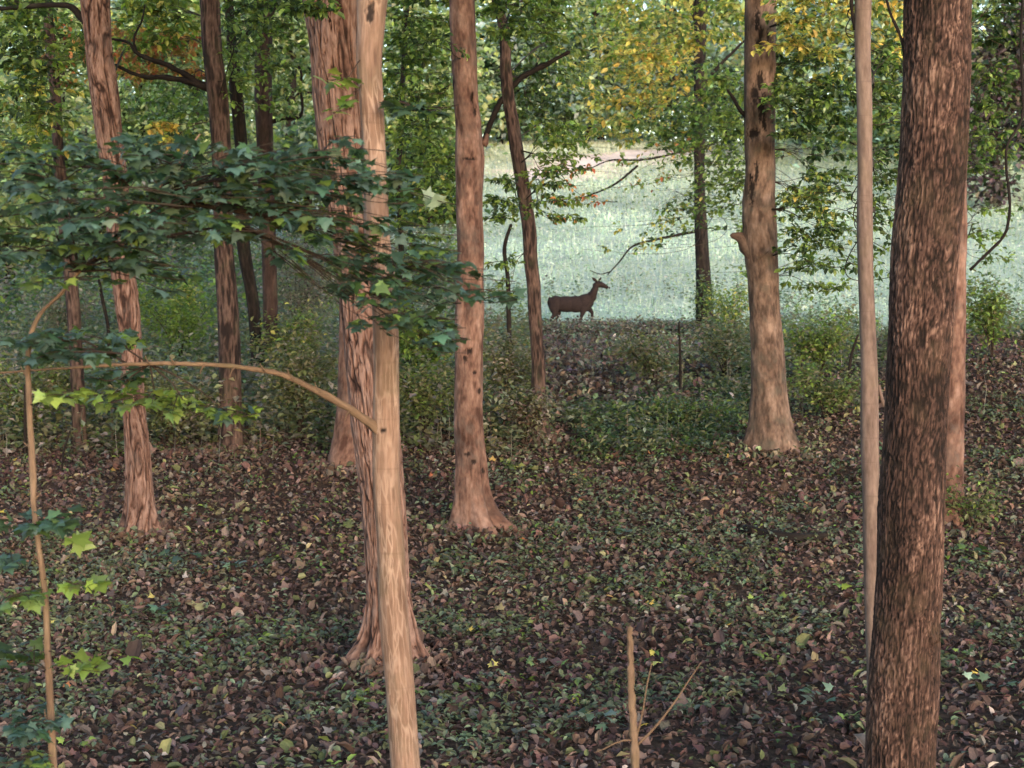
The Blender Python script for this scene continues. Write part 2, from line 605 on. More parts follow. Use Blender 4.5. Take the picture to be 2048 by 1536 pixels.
def trunk(name, parent, px, d, mat, style, seed, step=.02, sides=64, flare=0.0, roots=(), wounds=(), extra_top=None, wob=.0):
    """px: list of (x, y, width) from top to base in photo pixels, at distance d."""
    P, R = [], []
    for x, y, w in px[::-1]:
        P.append(W(x, y, d))
        R.append(w / 2 * d / FPX)
    P, R = np.array(P), np.array(R)
    base = P[0].copy()
    if base[2] > gz(base[0], base[1]) - .1:
        P = np.r_[[P[0] - np.array([0, 0, .3])], P]
        R = np.r_[[R[0] * 1.12], R]
    if extra_top:
        hgt, rtop, lean = extra_top
        hgt *= .72
        topp = P[-1] + np.array([lean, .4, hgt])
        midp = P[-1] * .5 + topp * .5 + np.array([lean * .15, 0, 0])
        P = np.r_[P, [midp], [topp]]
        R = np.r_[R, [(R[-1] + rtop) / 2 * 1.02], [rtop]]
    Q, r, u = resample(P, R, step)
    nz = 1.0
    if wob:
        Q[:, 0] += wob * fbm(np.stack([u * 1.4, u * 0, u * 0 + seed], -1), 2, seed)
    n = len(Q)
    th = np.linspace(0, 2 * np.pi, sides, endpoint=False) + .01
    hgt = (Q[:, 2] - base[2])[:, None]
    rr = np.repeat(r[:, None], sides, 1)
    rb = r[:8].mean()
    fl = .45 * flare * np.exp(-np.maximum(hgt, 0) / (rb * 2.2))
    lob = np.zeros(sides)
    reach = np.zeros((n, sides))
    for a, amt, wd in roots:
        da = np.angle(np.exp(1j * (th - a)))
        reach = reach + 1.35 * amt * np.exp(-(da / wd) ** 2)[None] * np.exp(-np.maximum(hgt, 0) / (rb * 1.1))
    B = np.stack([np.cos(th)[None] * r[:, None], np.sin(th)[None] * r[:, None], np.repeat(u[:, None], sides, 1)], -1)
    low = fbm(np.stack([np.cos(th)[None] * .9 + u[:, None] * 0, np.sin(th)[None] * .9 + u[:, None] * 0, u[:, None] * 1.1 + th * 0 + seed], -1), 3, seed)
    rr = rr * (.97 + .055 * low + fl + reach)
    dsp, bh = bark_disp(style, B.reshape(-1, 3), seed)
    amp = np.clip(r / .16, .35, 1.1)[:, None]
    rr = rr + dsp.reshape(n, sides) * amp
    V = np.stack([Q[:, None, 0] + np.cos(th)[None] * rr, Q[:, None, 1] + np.sin(th)[None] * rr, np.repeat(Q[:, 2:3], sides, 1)], -1)
    wd = np.zeros((n, sides))
    for wx, wy, ww, wh, dep in wounds:
        c = W(wx, wy, d)
        sx, sz = ww * d / FPX, wh * d / FPX
        front = V[..., 1] < Q[:, None, 1]
        ed = fbm(V * np.array([70, 70, 30]), 3, 3) * .55
        q = np.sqrt(((V[..., 0] - c[0]) / sx) ** 2 + ((V[..., 2] - c[2]) / sz) ** 2) + ed
        m = (1 - sstep(.65, 1.1, q)) * front
        wd = np.maximum(wd, m * (1 if dep >= 0 else .0))
        V[..., 1] += m * dep * .9
    V = V.reshape(-1, 3)
    i = np.arange(n - 1)[:, None] * sides
    j = np.arange(sides)[None]
    F = np.stack([i + j, i + (j + 1) % sides, i + sides + (j + 1) % sides, i + sides + j], -1).reshape(-1, 4)
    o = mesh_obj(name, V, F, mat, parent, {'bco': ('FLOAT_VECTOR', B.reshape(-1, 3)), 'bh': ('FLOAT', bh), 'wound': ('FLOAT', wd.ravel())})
    return o, Q, r


def crown(parent, c, rad, zr, n, pal, size=.24, seed=0):
    """foliage high above: clumps scattered through the crown volume"""
    k = 44
    cc = np.stack([rng.normal(0, .55, k), rng.normal(0, .55, k), rng.uniform(-.9, .9, k)], -1)
    idx = rng.integers(0, k, n)
    p = cc[idx] + rng.normal(0, .17, (n, 3)) * np.array([1.2, 1.2, .7])
    P = np.array(c) + p * np.array([rad, rad, zr])
    return cloud(T_SIMPLE, P, rng.uniform(.7, 1.3, n) * size, rng.uniform(0, 6.28, n), rng.normal(-.2, .5, n), rng.normal(0, .5, n), pick(pal, n))


def twigs_leaves(start, cx, cy, rx, ry, d, ntw, lpt, size, pal, tmpl=T_OV, dd=None, tilt=.35, layers=3, rad0=.02):
    """A bough from `start` into an ellipse of the picture at distance d, fanned into flat sprays."""
    c = W(cx, cy, d)
    sx, sz = rx * d / FPX, ry * d / FPX
    sy = dd if dd is not None else min(sx, 1.6)
    tubes, P, Y = [], [], []
    start = np.array(start, float)
    lz = np.linspace(-.8, .8, layers) if layers > 1 else np.array([0.])
    for L in lz:
        e0 = c + np.array([0, 0, L * sz])
        # layer bough: through the ellipse horizontally, away from start
        sgn = 1 if e0[0] > start[0] else -1
        tip = e0 + np.array([sgn * sx * .85, rng.normal(0, .2) * sy, rng.normal(0, .12) * sz])
        c0 = c + np.array([0, rng.normal(0, .1) * sy, 0])
        mid = start * .6 + (c0 * .8 + e0 * .2) * .4 + np.array([0, 0, .05 * np.linalg.norm(c0 - start)])
        bp = np.array([start, mid, e0 + rng.normal(0, .06, 3) * sx, tip])
        tubes.append(tube(bp, [rad0, rad0 * .7, rad0 * .4, .002], .09, 5, .1, cap=False))
        Q, _, _ = resample(bp, [1, 1, 1, 1], .05)
        nk = max(1, ntw // len(lz))
        for _ in range(nk):
            a = rng.uniform(0, 2 * np.pi)
            rr = math.sqrt(rng.uniform(0, 1))
            end = e0 + np.array([math.cos(a) * rr * sx, math.sin(a) * rr * sy, rng.normal(0, .22) * sz / max(1, len(lz) * .5)])
            q = Q[rng.integers(int(len(Q) * .35), len(Q))] if len(Q) > 4 else Q[-1]
            near = Q[np.argmin(np.linalg.norm(Q - end - np.array([-sgn * .25 * sx, 0, 0]), axis=1))]
            q = near * .8 + q * .2 if np.linalg.norm(end - near) > .5 * np.linalg.norm(end - q) else q
            q = Q[np.argmin(np.linalg.norm(Q - q, axis=1))]
            m = (q + end) / 2 + np.array([0, 0, .05 * np.linalg.norm(end - q)])
            tubes.append(tube([q, m, end], [.0035, .0025, .001], .12, 3, 0, cap=False))
            t = np.sort(rng.uniform(.15, 1.0, lpt)) ** .7
            pt = ((1 - t) ** 2)[:, None] * q + (2 * t * (1 - t))[:, None] * m + (t ** 2)[:, None] * end
            dirv = end - q
            base_y = math.atan2(dirv[1], dirv[0]) - math.pi / 2
            P.append(pt + rng.normal(0, size * .22, (lpt, 3)) * np.array([1, 1, .4]))
            Y.append(base_y + rng.choice([-1, 1], lpt) * rng.uniform(.2, 1.2, lpt))
    P = np.concatenate(P)
    Y = np.concatenate(Y)
    n = len(P)
    col = pick(pal, n, .3)
    leaf = (P, rng.uniform(.6, 1.15, n) * size, Y, rng.normal(-.25, tilt, n), rng.normal(0, tilt, n), col)
    return tubes, leaf


def leafparts(leaves, tmpl):
    return [cloud(tmpl, *l) for l in leaves]


LEAF_ME = {}


def leaf_mesh(kind):
    if kind not in LEAF_ME:
        V, F = {'maple': T_MAPLE, 'ovate': T_OV}[kind]
        me = bpy.data.meshes.new("leaf_" + kind)
        me.from_pydata([tuple(v) for v in V], [], [tuple(int(i) for i in f) for f in F])
        me.materials.append(M_LEAFO)
        LEAF_ME[kind] = me
    return LEAF_ME[kind]


def leaf_objects(parent, P, S, Y, Pi, Ro, col, kind='maple'):
    for k in range(len(P)):
        o = bpy.data.objects.new("leaf", leaf_mesh(kind))
        C.objects.link(o)
        o.parent = parent
        o.location = [float(v) for v in (P[k] - np.array(parent.location))]
        R = rotm(np.array([Y[k]]), np.array([Pi[k]]), np.array([Ro[k]]))[0]
        from mathutils import Matrix
        o.rotation_euler = Matrix([[float(x) for x in r] for r in R]).to_euler()
        s = float(S[k])
        o.scale = (s, s, s)
        o.color = (float(col[k][0]), float(col[k][1]), float(col[k][2]), 1)


# ------------------------------------------------------------------ terrain
def grid(name, xs, ys, mat, dz=0.0, parent=None):
    X, Y = np.meshgrid(xs, ys)
    Z = gz(X, Y) + dz
    V = np.stack([X, Y, Z], -1).reshape(-1, 3)
    nx, ny = len(xs), len(ys)
    i = np.arange(ny - 1)[:, None] * nx
    j = np.arange(nx - 1)[None]
    F = np.stack([i + j, i + j + 1, i + nx + j + 1, i + nx + j], -1).reshape(-1, 4)
    o = mesh_obj(name, V, F, mat, parent)
    return o


xs = np.r_[-300, -200, -120, -80, np.arange(-60, -14, 2.0), np.arange(-14, 14.01, .2), np.arange(16, 61, 2.0), 80, 120, 200, 300]
fl = grid("forest_floor", xs, np.r_[-150, -100, -50, -20, np.arange(-10, 4, 1.), np.arange(4, 33.01, .2)], M_FLOOR)
fl['kind'] = 'structure'
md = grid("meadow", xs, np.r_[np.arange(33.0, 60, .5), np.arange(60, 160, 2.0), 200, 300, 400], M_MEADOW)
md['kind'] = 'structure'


def strip(name, pts, wid, mat, dz):
    pts = np.array(pts, float)
    Q, _, _ = resample(np.c_[pts, pts[:, 0] * 0], [1] * len(pts), .5)
    V = []
    for k in range(len(Q)):
        t = Q[min(k + 1, len(Q) - 1)] - Q[max(k - 1, 0)]
        nrm = np.array([-t[1], t[0]]) / (math.hypot(t[0], t[1]) + 1e-9)
        for s in np.linspace(-1, 1, 7):
            w = wid * (1 + .25 * math.sin(k * .35 + s) + .1 * math.sin(k * 1.3))
            x, y = Q[k, 0] + nrm[0] * s * w, Q[k, 1] + nrm[1] * s * w
            V.append((x, y, float(gz(x, y)) + dz))
    n = len(Q)
    i = np.arange(n - 1)[:, None] * 7
    j = np.arange(6)[None]
    F = np.stack([i + j, i + j + 1, i + 8 + j, i + 7 + j], -1).reshape(-1, 4)
    o = mesh_obj(name, V, F, mat)
    o['kind'] = 'structure'


pa = [W(1040, 372, 84), W(1120, 350, 88), W(1190, 332, 93), W(1260, 318, 97), W(1350, 308, 100), W(1480, 306, 103)]
strip("dirt_path", [(p[0], p[1]) for p in pa], 3.2, M_PATH, .03)

# ------------------------------------------------------------------ the main trunks
TREES = {}


def tree(key, name, label, px, mat, style, seed, d=None, step=.02, sides=64, flare=.25, roots=(), wounds=(), top=(7, .1, .2), crown_pal='mid', crown_n=5500, crown_r=4.4, group='trees of the wood', wob=0, limbs=4):
    bx, by, bw = px[-1]
    if d is None:
        d = hit(bx, by)
    base = W(bx, by, d)
    base[2] = float(gz(base[0], d)) - .05
    th = thing(name, base, label, 'tree', group)
    # continue below the base pixel into the soil
    o, Q, r = trunk("trunk", th, px, d, mat, style, seed, step, sides, flare, roots, wounds, top, wob)
    if crown_n:
        c = Q[-1] + np.array([0, 0, .4])
        tb = []
        for k in range(limbs):
            a = k * 2.4 + seed
            q = Q[int(len(Q) * (.80 + .19 * k / limbs))]
            e = q + np.array([math.cos(a) * crown_r * .7, math.sin(a) * crown_r * .7, rng.uniform(.9, 2.2)])
            tb.append(tube([q, (q + e) / 2 + np.array([0, 0, .25]), e], [r[-1] * .7, r[-1] * .4, .012], .25, 6, .1, cap=False))
        tubes_obj("limb", tb, mat, th)['kind'] = 'stuff'
        cloud_obj("crown", [crown(th, c, crown_r, 2.3, crown_n, crown_pal)], M_LEAF, th)
    TREES[key] = dict(th=th, d=d, Q=Q, r=r, mat=mat, tubes=[], leaves={})
    return TREES[key]


def on(key, px, py):
    """point on that tree's stem nearest to a photo pixel"""
    t = TREES[key]
    p = W(px, py, t['d'])
    Q = t['Q']
    return Q[np.argmin(np.linalg.norm(Q - p, axis=1))]


def spray(key, att, cx, cy, rx, ry, d, ntw, lpt, size, pal, tmpl='ovate', dd=None, tilt=.35, layers=3, rad0=.02):
    t = TREES[key]
    s = on(key, *att) if not isinstance(att, np.ndarray) else att
    tb, lf = twigs_leaves(s, cx, cy, rx, ry, d, ntw, lpt, size, pal, None, dd, tilt, layers, rad0)
    t['tubes'] += tb
    t['leaves'].setdefault(tmpl, []).append(lf)


def limb(key, pts, widths, dd=None, mat=None, name="branch", sides=10, end_d=None):
    """explicit branch in photo pixels; depth runs from the tree's to end_d"""
    t = TREES[key]
    n = len(pts)
    ds = np.linspace(t['d'] if dd is None else dd, (end_d if end_d is not None else (t['d'] if dd is None else dd)), n)
    P = [W(x, y, ds[k]) for k, (x, y) in enumerate(pts)]
    R = [w / 2 * ds[k] / FPX for k, w in enumerate(widths)]
    tb = tube(P, R, .03, sides, .28)
    tubes_obj(name, [tb], mat or t['mat'], t['th'])
    return P


def finish(key, leaf_objs=0, kind='maple'):
    t = TREES[key]
    if t['tubes']:
        tubes_obj("twig", t['tubes'], M_TWIG, t['th'])['kind'] = 'stuff'
    parts = []
    for tm, ls in t['leaves'].items():
        A = [np.concatenate([l[i] for l in ls]) for i in range(6)]
        n = len(A[0])
        if leaf_objs and tm == kind:
            # the ones that show largest: nearest to the lens and inside the picture
            P = A[0]
            rel = P - np.array([0, 0, CAM_H])
            dep = rel[:, 1]
            inv = np.abs(rel[:, 0] / dep) < .31
            score = A[1] / dep * inv + rng.uniform(0, .004, n)
            order = np.argsort(-score)
            sel = order[:leaf_objs]
            leaf_objects(t['th'], *[a[sel] for a in A], kind=tm)
            rest = order[leaf_objs:]
            A = [a[rest] for a in A]
        if len(A[0]):
            parts.append(cloud({'maple': T_MAPLE, 'ovate': T_OV, 'simple': T_SIMPLE}[tm], *A))
    if parts:
        cloud_obj("foliage", parts, M_LEAF, t['th'])


# G: big ridged trunk at the right, nearest of the large ones
tree('G', "oak_tree", "thick dark brown ridged trunk at the right, cut off by the bottom edge",
     [(1878, -40, 136), (1876, 0, 135), (1873, 200, 134), (1864, 365, 134), (1856, 450, 134), (1848, 540, 134), (1838, 720, 130), (1832, 870, 128), (1824, 1000, 136), (1819, 1150, 137), (1812, 1280, 137), (1806, 1400, 140), (1800, 1536, 141), (1796, 1640, 150), (1794, 1720, 165)],
     M_OAK, 'oak', 3, d=8.2, step=.0085, sides=220, flare=.2, wounds=[(1858, 1266, 18, 11, -.02)], top=(8, .13, .3), crown_n=8000, crown_r=5)
# H: smooth trunk right behind it
tree('H', "maple_tree", "reddish brown trunk half hidden behind the right edge of the thick ridged trunk",
     [(1912, -40, 52), (1908, 300, 52), (1905, 600, 54), (1902, 800, 56), (1898, 960, 60), (1896, 1060, 72)],
     M_SMOOTH, 'smooth', 5, step=.03, sides=48, top=(8, .1, .4))
# F: slim grey stem
tree('F', "young_maple", "slim straight grey stem with dark rings, just left of the thick ridged trunk",
     [(1727, -40, 34), (1726, 0, 34), (1725, 100, 31), (1728, 180, 30), (1730, 330, 30), (1730, 470, 33), (1732, 560, 32), (1735, 640, 33), (1738, 740, 35), (1739, 860, 38), (1742, 1000, 36), (1744, 1120, 36), (1748, 1250, 36), (1753, 1400, 38), (1756, 1470, 44)],
     M_GREY, 'tan', 8, step=.015, sides=40, flare=.15, top=(5, .03, .1), crown_n=1500, crown_r=2)
# A: smooth tan trunk in front
tree('A', "young_walnut", "smooth tan trunk with pale streaks in front, running out of the bottom edge",
     [(748, -40, 70), (745, 0, 62), (742, 60, 55), (739, 105, 52), (743, 200, 49), (749, 307, 48), (752, 400, 50), (756, 495, 52), (765, 560, 52), (771, 637, 53), (773, 740, 52), (773, 842, 55), (773, 978, 56), (780, 1070, 56), (788, 1244, 60), (798, 1349, 61), (811, 1523, 63), (826, 1700, 66), (836, 1850, 76), (838, 1920, 90)],
     M_TAN, 'tan', 12, d=7.0, step=.008, sides=120, flare=.1, top=(4, .04, .3), crown_n=1800, crown_r=2.3,
     wounds=[(768, 858, 7, 7, .008), (742, 22, 9, 26, .01)])
# B: large fissured trunk behind A
tree('B', "hickory_tree", "large trunk with deep vertical bark plates, standing directly behind the smooth tan trunk",
     [(660, -40, 118), (664, 0, 114), (672, 100, 106), (682, 200, 104), (692, 300, 102), (713, 450, 98), (732, 650, 94), (750, 850, 93), (765, 980, 90), (772, 1100, 86), (779, 1200, 86), (780, 1270, 92), (779, 1335, 104)],
     M_FISS, 'fissured', 21, step=.013, sides=200, flare=.18, roots=[(math.pi + .2, .9, .28), (-.3, .9, .28), (-1.2, .5, .2), (-2.2, .45, .2), (1.5, .6, .5)], top=(9, .13, -.6), crown_n=8000, crown_r=5)
# C: paler one behind B
tree('C', "maple_tree.001", "pale pinkish trunk peeping out behind the left side of the large plated trunk",
     [(712, -40, 44), (708, 300, 46), (703, 560, 48), (701, 700, 50), (697, 850, 54), (692, 900, 60), (688, 935, 72)],
     M_SMOOTH, 'smooth', 27, step=.03, sides=48, flare=.35, top=(7, .1, .2))
# D: middle trunk with buttress roots
tree('D', "maple_tree.002", "straight pinkish trunk in the middle with splayed roots and a dark hole high up",
     [(923, -40, 52), (924, 0, 52), (927, 100, 51), (932, 205, 50), (937, 260, 54), (939, 307, 58), (938, 410, 53), (941, 500, 55), (939, 637, 60), (938, 740, 58), (938, 842, 60), (941, 930, 63), (943, 1000, 66), (946, 1030, 72), (950, 1062, 84)],
     M_SMOOTH, 'smooth', 33, step=.014, sides=120, flare=.15, roots=[(-.25, 1.15, .28), (-2.8, .45, .3), (-1.25, .45, .25), (-.9, .6, .2), (1.6, .6, .5)], top=(8, .11, .3),
     wounds=[(944, 196, 4, 12, .03), (950, 225, 3, 8, .015), (938, 700, 8, 6, .02), (931, 716, 5, 7, .012), (950, 743, 4, 5, .01), (960, 780, 3, 6, .01), (940, 320, 14, 3, .01), (936, 905, 6, 5, .006), (948, 920, 5, 6, .006), (966, 940, 3, 6, .01), (905, 170, 4, 10, .01)])
# E: right-of-centre trunk
tree('E', "beech_tree", "stout pinkish tan trunk with a short broken stub on its left side, right of centre",
     [(1522, -40, 64), (1522, 0, 64), (1521, 110, 62), (1519, 220, 65), (1521, 330, 62), (1519, 450, 70), (1522, 500, 68), (1527, 560, 64), (1530, 620, 64), (1535, 700, 66), (1538, 800, 71), (1540, 860, 80), (1541, 905, 96)],
     M_BEECH, 'smooth', 41, step=.016, sides=120, flare=.2, roots=[(-.2, .35, .3), (math.pi, .25, .3), (-1.6, .2, .3)], top=(8, .12, .1),
     wounds=[(1510, 45, 5, 20, .02), (1517, 70, 5, 14, .02), (1513, 90, 7, 18, .01), (1515, 165, 9, 20, .012), (1507, 190, 8, 22, .012), (1520, 215, 8, 30, .01), (1524, 250, 6, 12, .01), (1504, 268, 12, 9, .03), (1508, 350, 5, 22, .008), (1500, 380, 6, 30, .006), (1531, 75, 3, 12, .01)])
# K: left fissured
tree('K', "hickory_tree.001", "reddish trunk with vertical bark strips at the left, flared at its foot",
     [(188, -40, 58), (190, 0, 57), (197, 100, 52), (210, 200, 56), (218, 270, 53), (228, 350, 50), (236, 430, 48), (242, 520, 47), (253, 600, 50), (262, 700, 42), (266, 800, 44), (275, 900, 50), (281, 1000, 56), (285, 1070, 74)],
     M_FISS, 'fissured', 47, step=.018, sides=130, flare=.12, roots=[(-.4, .35, .22), (math.pi + .3, .35, .22), (-1.4, .45, .16), (-2.1, .25, .14), (-.9, .25, .14)], top=(8, .1, -.3), wob=.01)
# L
tree('L', "oak_tree.001", "dark brown trunk left of centre, behind the long bare side branch",
     [(417, -40, 38), (419, 0, 39), (424, 100, 39), (435, 200, 41), (442, 300, 39), (448, 500, 40), (455, 600, 43), (459, 700, 45), (460, 800, 46), (460, 860, 48), (460, 905, 60)],
     M_MID, 'rough', 53, step=.03, sides=56, top=(9, .12, -.3))
# M
tree('M', "oak_tree.002", "narrow dark trunk near the left edge of the wood",
     [(90, -40, 18), (94, 0, 18), (102, 100, 21), (112, 200, 21), (117, 300, 22), (135, 500, 26), (145, 600, 27), (154, 750, 27), (158, 850, 28), (158, 905, 34)],
     M_MID, 'rough', 59, step=.04, sides=40, top=(9, .1, -.5))
# N
tree('N', "oak_tree.003", "thin dark trunk partly hidden behind the dark brown trunk left of centre",
     [(455, -40, 18), (462, 60, 19), (470, 160, 26), (482, 290, 26), (488, 500, 27), (505, 600, 26), (515, 720, 28), (518, 790, 36)],
     M_DARK, 'rough', 61, step=.05, sides=32, top=(8, .08, -.3))
# O
tree('O', "maple_tree.003", "greyish trunk rising from the brush between the dark trunks and the large plated trunk",
     [(530, -40, 32), (529, 20, 34), (527, 180, 36), (529, 270, 34), (538, 500, 30), (541, 600, 30), (542, 690, 32), (542, 770, 40)],
     M_MID, 'smooth', 67, step=.05, sides=36, top=(8, .12, -.1))
# P
tree('P', "young_maple.001", "very thin dark stem between the smooth tan trunk and the middle trunk",
     [(818, -40, 8), (812, 50, 9), (805, 180, 11), (803, 270, 11), (796, 340, 11), (800, 440, 11), (806, 560, 12), (812, 700, 13), (815, 790, 18)],
     M_DARK, 'rough', 71, step=.05, sides=16, top=(5, .03, .2), crown_n=900, crown_r=2, limbs=2)
# J
tree('J', "cherry_tree", "slender leaning dark trunk with a slanting broken limb, right of the middle trunk",
     [(982, -60, 20), (992, 0, 21), (1011, 60, 21), (1015, 150, 24), (1021, 210, 26), (1033, 300, 27), (1045, 370, 28), (1054, 430, 28), (1062, 500, 28), (1066, 600, 28), (1073, 700, 27), (1079, 800, 32), (1083, 850, 34), (1086, 885, 42)],
     M_MID, 'rough', 73, step=.025, sides=56, top=(8, .07, -.5), wob=.02)
# I
tree('I', "cherry_tree.001", "black trunk at the meadow edge, forked at the top and leafy at its foot",
     [(1403, -40, 24), (1402, 0, 26), (1400, 100, 24), (1399, 250, 23), (1399, 370, 22), (1402, 450, 27), (1405, 520, 29), (1408, 600, 33), (1411, 650, 38), (1413, 678, 52)],
     M_DARK, 'rough', 79, step=.05, sides=40, top=(8, .12, .3))
# Q: front left sapling
tree('Q', "maple_sapling", "thin pale tan sapling stem at the far left carrying dark green maple leaves",
     [(400, 268, 5), (300, 400, 8), (218, 490, 11), (157, 545, 11), (120, 589, 11), (82, 626, 11), (62, 668, 11), (57, 700, 11), (58, 800, 12), (63, 900, 13), (66, 950, 15), (67, 1000, 12), (80, 1110, 13), (91, 1200, 14), (95, 1300, 15), (100, 1400, 16), (106, 1536, 18), (112, 1700, 19), (116, 1990, 24)],
     M_STEM, 'tan', 83, d=6.2, step=.012, sides=24, flare=.1, top=None, crown_n=0)

# explicit limbs -------------------------------------------------------------
limb('A', [(772, 870), (745, 850), (710, 825), (660, 795), (610, 770), (560, 748), (500, 737), (440, 730), (380, 728), (330, 727), (280, 728), (220, 730), (150, 735), (60, 741), (-30, 748)],
     [32, 22, 16, 14, 12, 11, 10, 9, 8, 8, 7, 7, 5, 4, 3], end_d=6.6, mat=M_STEM, sides=14)
limb('A', [(252, 727), (225, 710), (195, 695), (160, 676)], [5, 5, 4, 3], dd=6.85, mat=M_TWIG)
limb('J', [(964, 292), (976, 258), (990, 225), (1007, 195), (1040, 158), (1090, 130), (1138, 104)], [9, 10, 11, 12, 11, 10, 7], mat=M_DARK)
limb('I', [(1400, 70), (1388, 30), (1378, -20)], [14, 11, 10])
limb('I', [(1402, 170), (1440, 130), (1490, 80)], [8, 7, 4])
limb('I', [(1388, 210), (1360, 180), (1335, 130), (1310, 90)], [7, 6, 5, 3])
limb('E', [(1522, 512), (1503, 491), (1487, 478), (1474, 472), (1464, 471)], [66, 48, 28, 15, 10])
limb('E', [(1500, 240), (1485, 225), (1462, 190), (1455, 180)], [10, 8, 6, 4], mat=M_DARK)
limb('E', [(1552, 268), (1565, 270), (1582, 275)], [8, 5, 4], mat=M_DARK)
limb('K', [(188, 78), (172, 48), (140, 14), (90, 10), (40, 15), (-30, 18)], [16, 15, 13, 10, 9, 8], mat=M_DARK)
limb('L', [(418, 176), (380, 164), (330, 155), (280, 152), (232, 130)], [17, 13, 11, 8, 7], mat=M_DARK)
limb('L', [(405, 172), (372, 150), (330, 128), (272, 104), (258, 86), (225, 78)], [12, 11, 10, 8, 6, 5], mat=M_DARK)
limb('L', [(272, 104), (268, 80), (284, 40), (290, 10)], [6, 5, 4, 3], mat=M_DARK)
limb('L', [(425, 292), (400, 300), (372, 312), (345, 318), (330, 330)], [8, 7, 6, 5, 3], mat=M_DARK)
limb('N', [(478, 95), (500, 62), (520, 50), (545, 28), (555, 0)], [9, 8, 8, 6, 6], mat=M_DARK)
limb('O', [(532, 248), (560, 238), (600, 232), (602, 180), (598, 135), (575, 120)], [9, 8, 7, 5, 5, 3], mat=M_DARK)
limb('F', [(1757, 770), (1763, 795), (1768, 812)], [8, 8, 6])
limb('F', [(1710, 60), (1704, 20), (1702, -30)], [7, 7, 8], mat=M_DARK)
limb('D', [(966, 290), (972, 282), (974, 270)], [18, 12, 8])
limb('G', [(1940, 540), (1975, 506), (2008, 471), (2019, 427), (2018, 383), (2012, 329), (2014, 292), (2041, 245), (2045, 164), (2042, 90), (2046, -20)],
     [6, 6, 6, 6, 6, 6, 6, 6, 6, 6, 6], mat=M_DARK, name="vine", sides=6)
limb('G', [(1812, 120), (1800, 70), (1782, 30), (1768, -20)], [7, 6, 6, 5], mat=M_DARK)
limb('I', [(1175, 340), (1215, 322), (1280, 320), (1345, 308), (1395, 290)], [2, 3, 4, 4, 6], mat=M_DARK)
limb('I', [(1215, 550), (1240, 522), (1262, 495), (1310, 480), (1395, 462)], [2, 3, 4, 5, 6], mat=M_DARK)
limb('I', [(1180, 541), (1200, 548), (1222, 543)], [1.5, 2, 2.5], mat=M_DARK)
limb('I', [(1160, 398), (1230, 368), (1275, 332)], [3, 4, 5], mat=M_DARK)
rs = random.Random(5)
bpts = [(700, 820), (640, 786), (585, 758), (530, 742), (470, 733), (410, 729), (350, 728), (300, 728)]
for x, y in bpts:
    up = rs.choice([-1, 1])
    limb('A', [(x, y), (x - 7, y + up * 9), (x - 10, y + up * rs.uniform(14, 24))], [5, 3, 1.5], dd=6.95 - (740 - x) * .0006, mat=M_STEM, name="spur", sides=5)
for x, y in [(60, 760), (64, 900), (68, 1000), (82, 1125), (91, 1215), (97, 1330), (103, 1450)]:
    up = rs.choice([-1, 1])
    limb('Q', [(x, y), (x + up * 9, y - 9), (x + up * rs.uniform(13, 20), y - rs.uniform(15, 32))], [7, 4, 1.5], mat=M_STEM, name="spur", sides=5)
limb('Q', [(218, 490), (290, 478), (360, 468), (434, 455), (500, 452)], [8, 7, 6, 5, 3], dd=6.2, mat=M_TWIG)

# ------------------------------------------------------------------ foliage sprays in view
# Q: dark blue-green maple foliage across the left, near the lens
for (cx, cy, rx, ry, d, nt_, lp, pal) in [
    (110, 345, 180, 45, 5.9, 16, 7, 'blue'), (300, 310, 150, 28, 6.1, 12, 6, 'blue'), (420, 340, 140, 45, 6.0, 14, 7, 'blue'),
    (210, 420, 200, 40, 5.8, 16, 7, 'blue'), (80, 470, 130, 50, 5.8, 12, 7, [('blue', 2), ('dark', 1)]), (380, 440, 180, 45, 6.0, 16, 7, [('blue', 3), ('mid', 1)]),
    (560, 340, 130, 40, 6.1, 14, 7, 'blue'), (560, 420, 150, 40, 6.2, 14, 7, [('blue', 3), ('mid', 1)]), (700, 330, 90, 40, 6.2, 10, 7, 'blue'),
    (770, 380, 90, 35, 6.3, 10, 7, 'blue'), (640, 480, 110, 45, 6.2, 12, 7, [('blue', 2), ('mid', 1)]), (250, 500, 120, 35, 6.0, 8, 6, [('blue', 2), ('dark', 1)]),
    (820, 500, 120, 40, 6.3, 12, 7, [('blue', 2), ('mid', 1)]), (870, 560, 120, 35, 6.3, 10, 7, 'blue'), (850, 640, 80, 40, 6.3, 9, 7, [('blue', 2), ('dark', 1)]),
    (980, 580, 60, 20, 6.3, 5, 6, 'blue'), (700, 560, 70, 40, 6.3, 7, 6, 'blue'), (780, 600, 70, 45, 6.3, 8, 7, [('blue', 2), ('mid', 1)]), (890, 680, 50, 30, 6.3, 5, 6, 'blue'), (330, 560, 60, 30, 6.1, 4, 6, [('blue', 1), ('dark', 1)]), (130, 530, 80, 40, 6.0, 7, 6, [('mid', 1), ('blue', 1)])]:
    spray('Q', (157, 545) if cx < 500 else (300, 400), cx, cy, rx, ry, d, int(nt_ * 1.5), lp + 3, .060, [('blue', 5), ('pale', .5), ('dark', .8), ('mid', .3)] if pal == 'blue' else pal, 'maple', dd=.55, tilt=.36, layers=3, rad0=.004)
